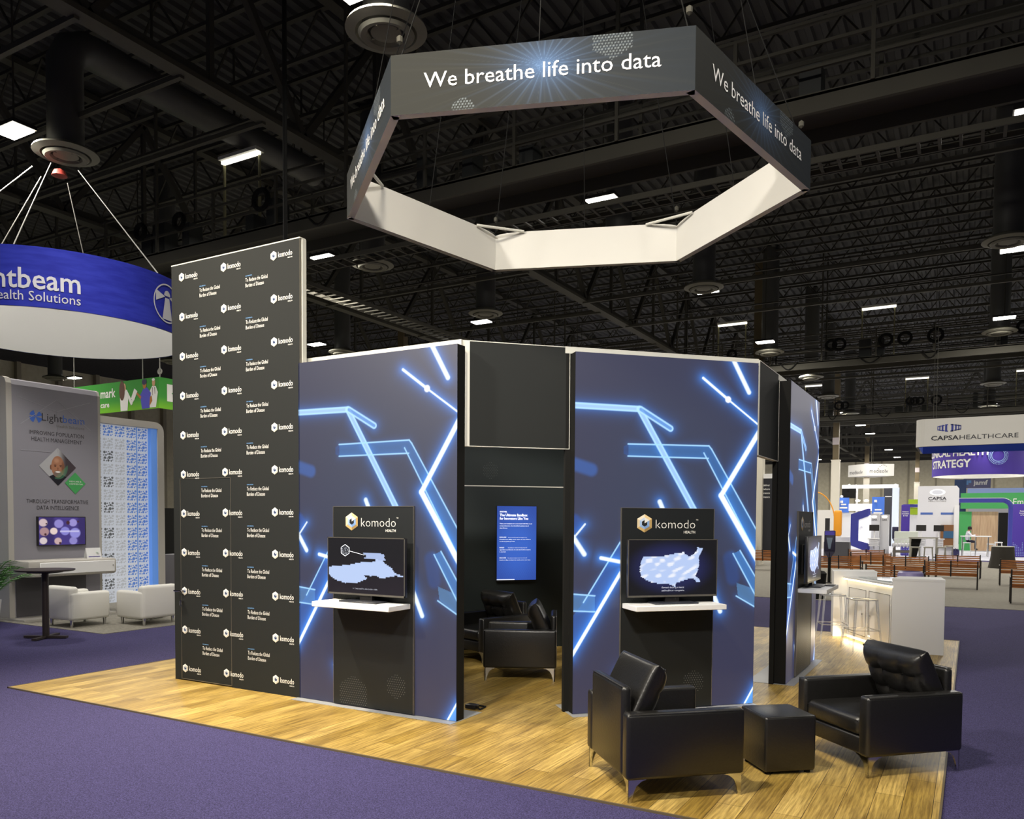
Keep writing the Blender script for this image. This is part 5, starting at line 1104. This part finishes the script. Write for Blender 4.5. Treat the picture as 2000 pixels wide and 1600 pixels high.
for dy in (0, .5): tb_.bar((-24, 14.6 + dy, 8.0), (14, 14.6 + dy, 8.0), .04, .1, M_STEEL2)
x = -24
while x < 14: tb_.bar((x, 14.6, 7.97), (x, 15.1, 7.97), .05, .03, M_STEEL2); x += .3
tag(tb_.build('cable_tray'), 'ladder-like cable tray crossing inside the ring of the six-sided sign', 'cable tray', 'cable trays')
M_DUCT = mat('grey_duct', (88, 88, 86), .5, .3); M_RING = mat('pale_diffuser', (112, 110, 98), .7)
DF = []
def diffuser(x, y, z=8.8):
    t = thing('air_diffuser', 'round ceiling air diffuser on a vertical duct drop', 'air diffuser', (x, y, z), 0, 'round air diffusers')
    if DF:
        for ch in [o for o in bpy.data.objects if o.parent == DF[0]]: dup(ch, t)
        return
    d = MB(); d.tube([(0, 0, .12), (0, 0, 4.25)], .33, M_DUCT, 24); d.build('duct_drop', t); r = MB(); r.lathe([(.34, .16), (.56, .06), (.58, .02), (.44, -.02), (.42, .03), (.34, .1)], M_RING, 32); r.build('outer_ring', t)
    g = MB(); g.lathe([(.40, -.03), (.36, -.07), (.28, -.05), (.26, .0)], M_RING, 32); g.lathe([(.22, -.02), (.08, -.05), (.0, -.04)], M_RING, 24)
    for k in range(4): g.bar((0, 0, -.02), (.38 * math.cos(k * PI / 2), .38 * math.sin(k * PI / 2), -.02), .02, .02, M_RING)
    g.build('grille', t); DF.append(t)
for x, y in ((-14.4, 17.5), (-14.4, 23.4), (-7.4, 9.3), (-7.1, 23.9), (-7.4, 34.3), (-6.9, 41.1), (-7.1, 47.8), (.6, 23.5), (.7, 34.5), (.75, 47.1), (-7.9, 19.2), (-23, 17.5), (-23, 26), (-31, 24), (-7.0, 56), (.7, 56), (-40, 24)): diffuser(x, y)
def ducted():
    t = thing('air_diffuser', 'round air diffuser at upper left fed by a long round duct', 'air diffuser', (-15.2, 9.4, 8.8))
    for ch in [o for o in bpy.data.objects if o.parent == DF[0] and not o.name.startswith('duct_drop')]: dup(ch, t)
    u = MB(); u.tube([(0, 0, .12), (0, 0, 1.75), (0, .12, 2.0), (-.05, .4, 2.18), (-.1, .9, 2.22)] + [(-.15, q, 2.22) for q in (2, 4, 6.9)], .32, M_DUCT, 24); u.build('supply_duct', t)
    for q in (2, 4.2, 6.4): h = MB(); h.bar((-.15, q, 2.5), (-.15, q, 4.25), .04, .04, M_STEEL); h.build('hanger_rod', t)
ducted()
HB = []
def highbay(x, y, z=9.0):
    t = thing('high_bay_light', 'lit high-bay lamp hanging under the roof', 'ceiling light', (x, y, z), 0, 'high-bay hall lamps')
    if HB:
        for ch in [o for o in bpy.data.objects if o.parent == HB[0]]: dup(ch, t)
        return
    h = MB(); h.box((-.36, -.22, .0), (.36, .22, .07), M_BEZEL); h.build('housing', t); r = MB(); r.tube([(0, 0, .07), (0, 0, 4.1)], .018, M_STEEL, 6); r.build('hanger', t); l = MB()
    for k in range(5): l.box((-.33 + k * .135, -.19, -.03), (-.21 + k * .135, .19, .0), M_LAMP)
    l.build('lens', t); HB.append(t)
for sx, ny in BAY:
    if ny > 5 or (ny > 0 and sx > -10): highbay(sx, ny)
pl = MB(); pl.tube([(-9.685, 9.6, 13), (-9.685, 9.6, 4.0)], .035, M_BLACK, 8); tag(pl.build('hanging_pole'), 'black vertical pole hanging behind the tall logo wall', 'pole')
for m in (M_PRINT,): pass
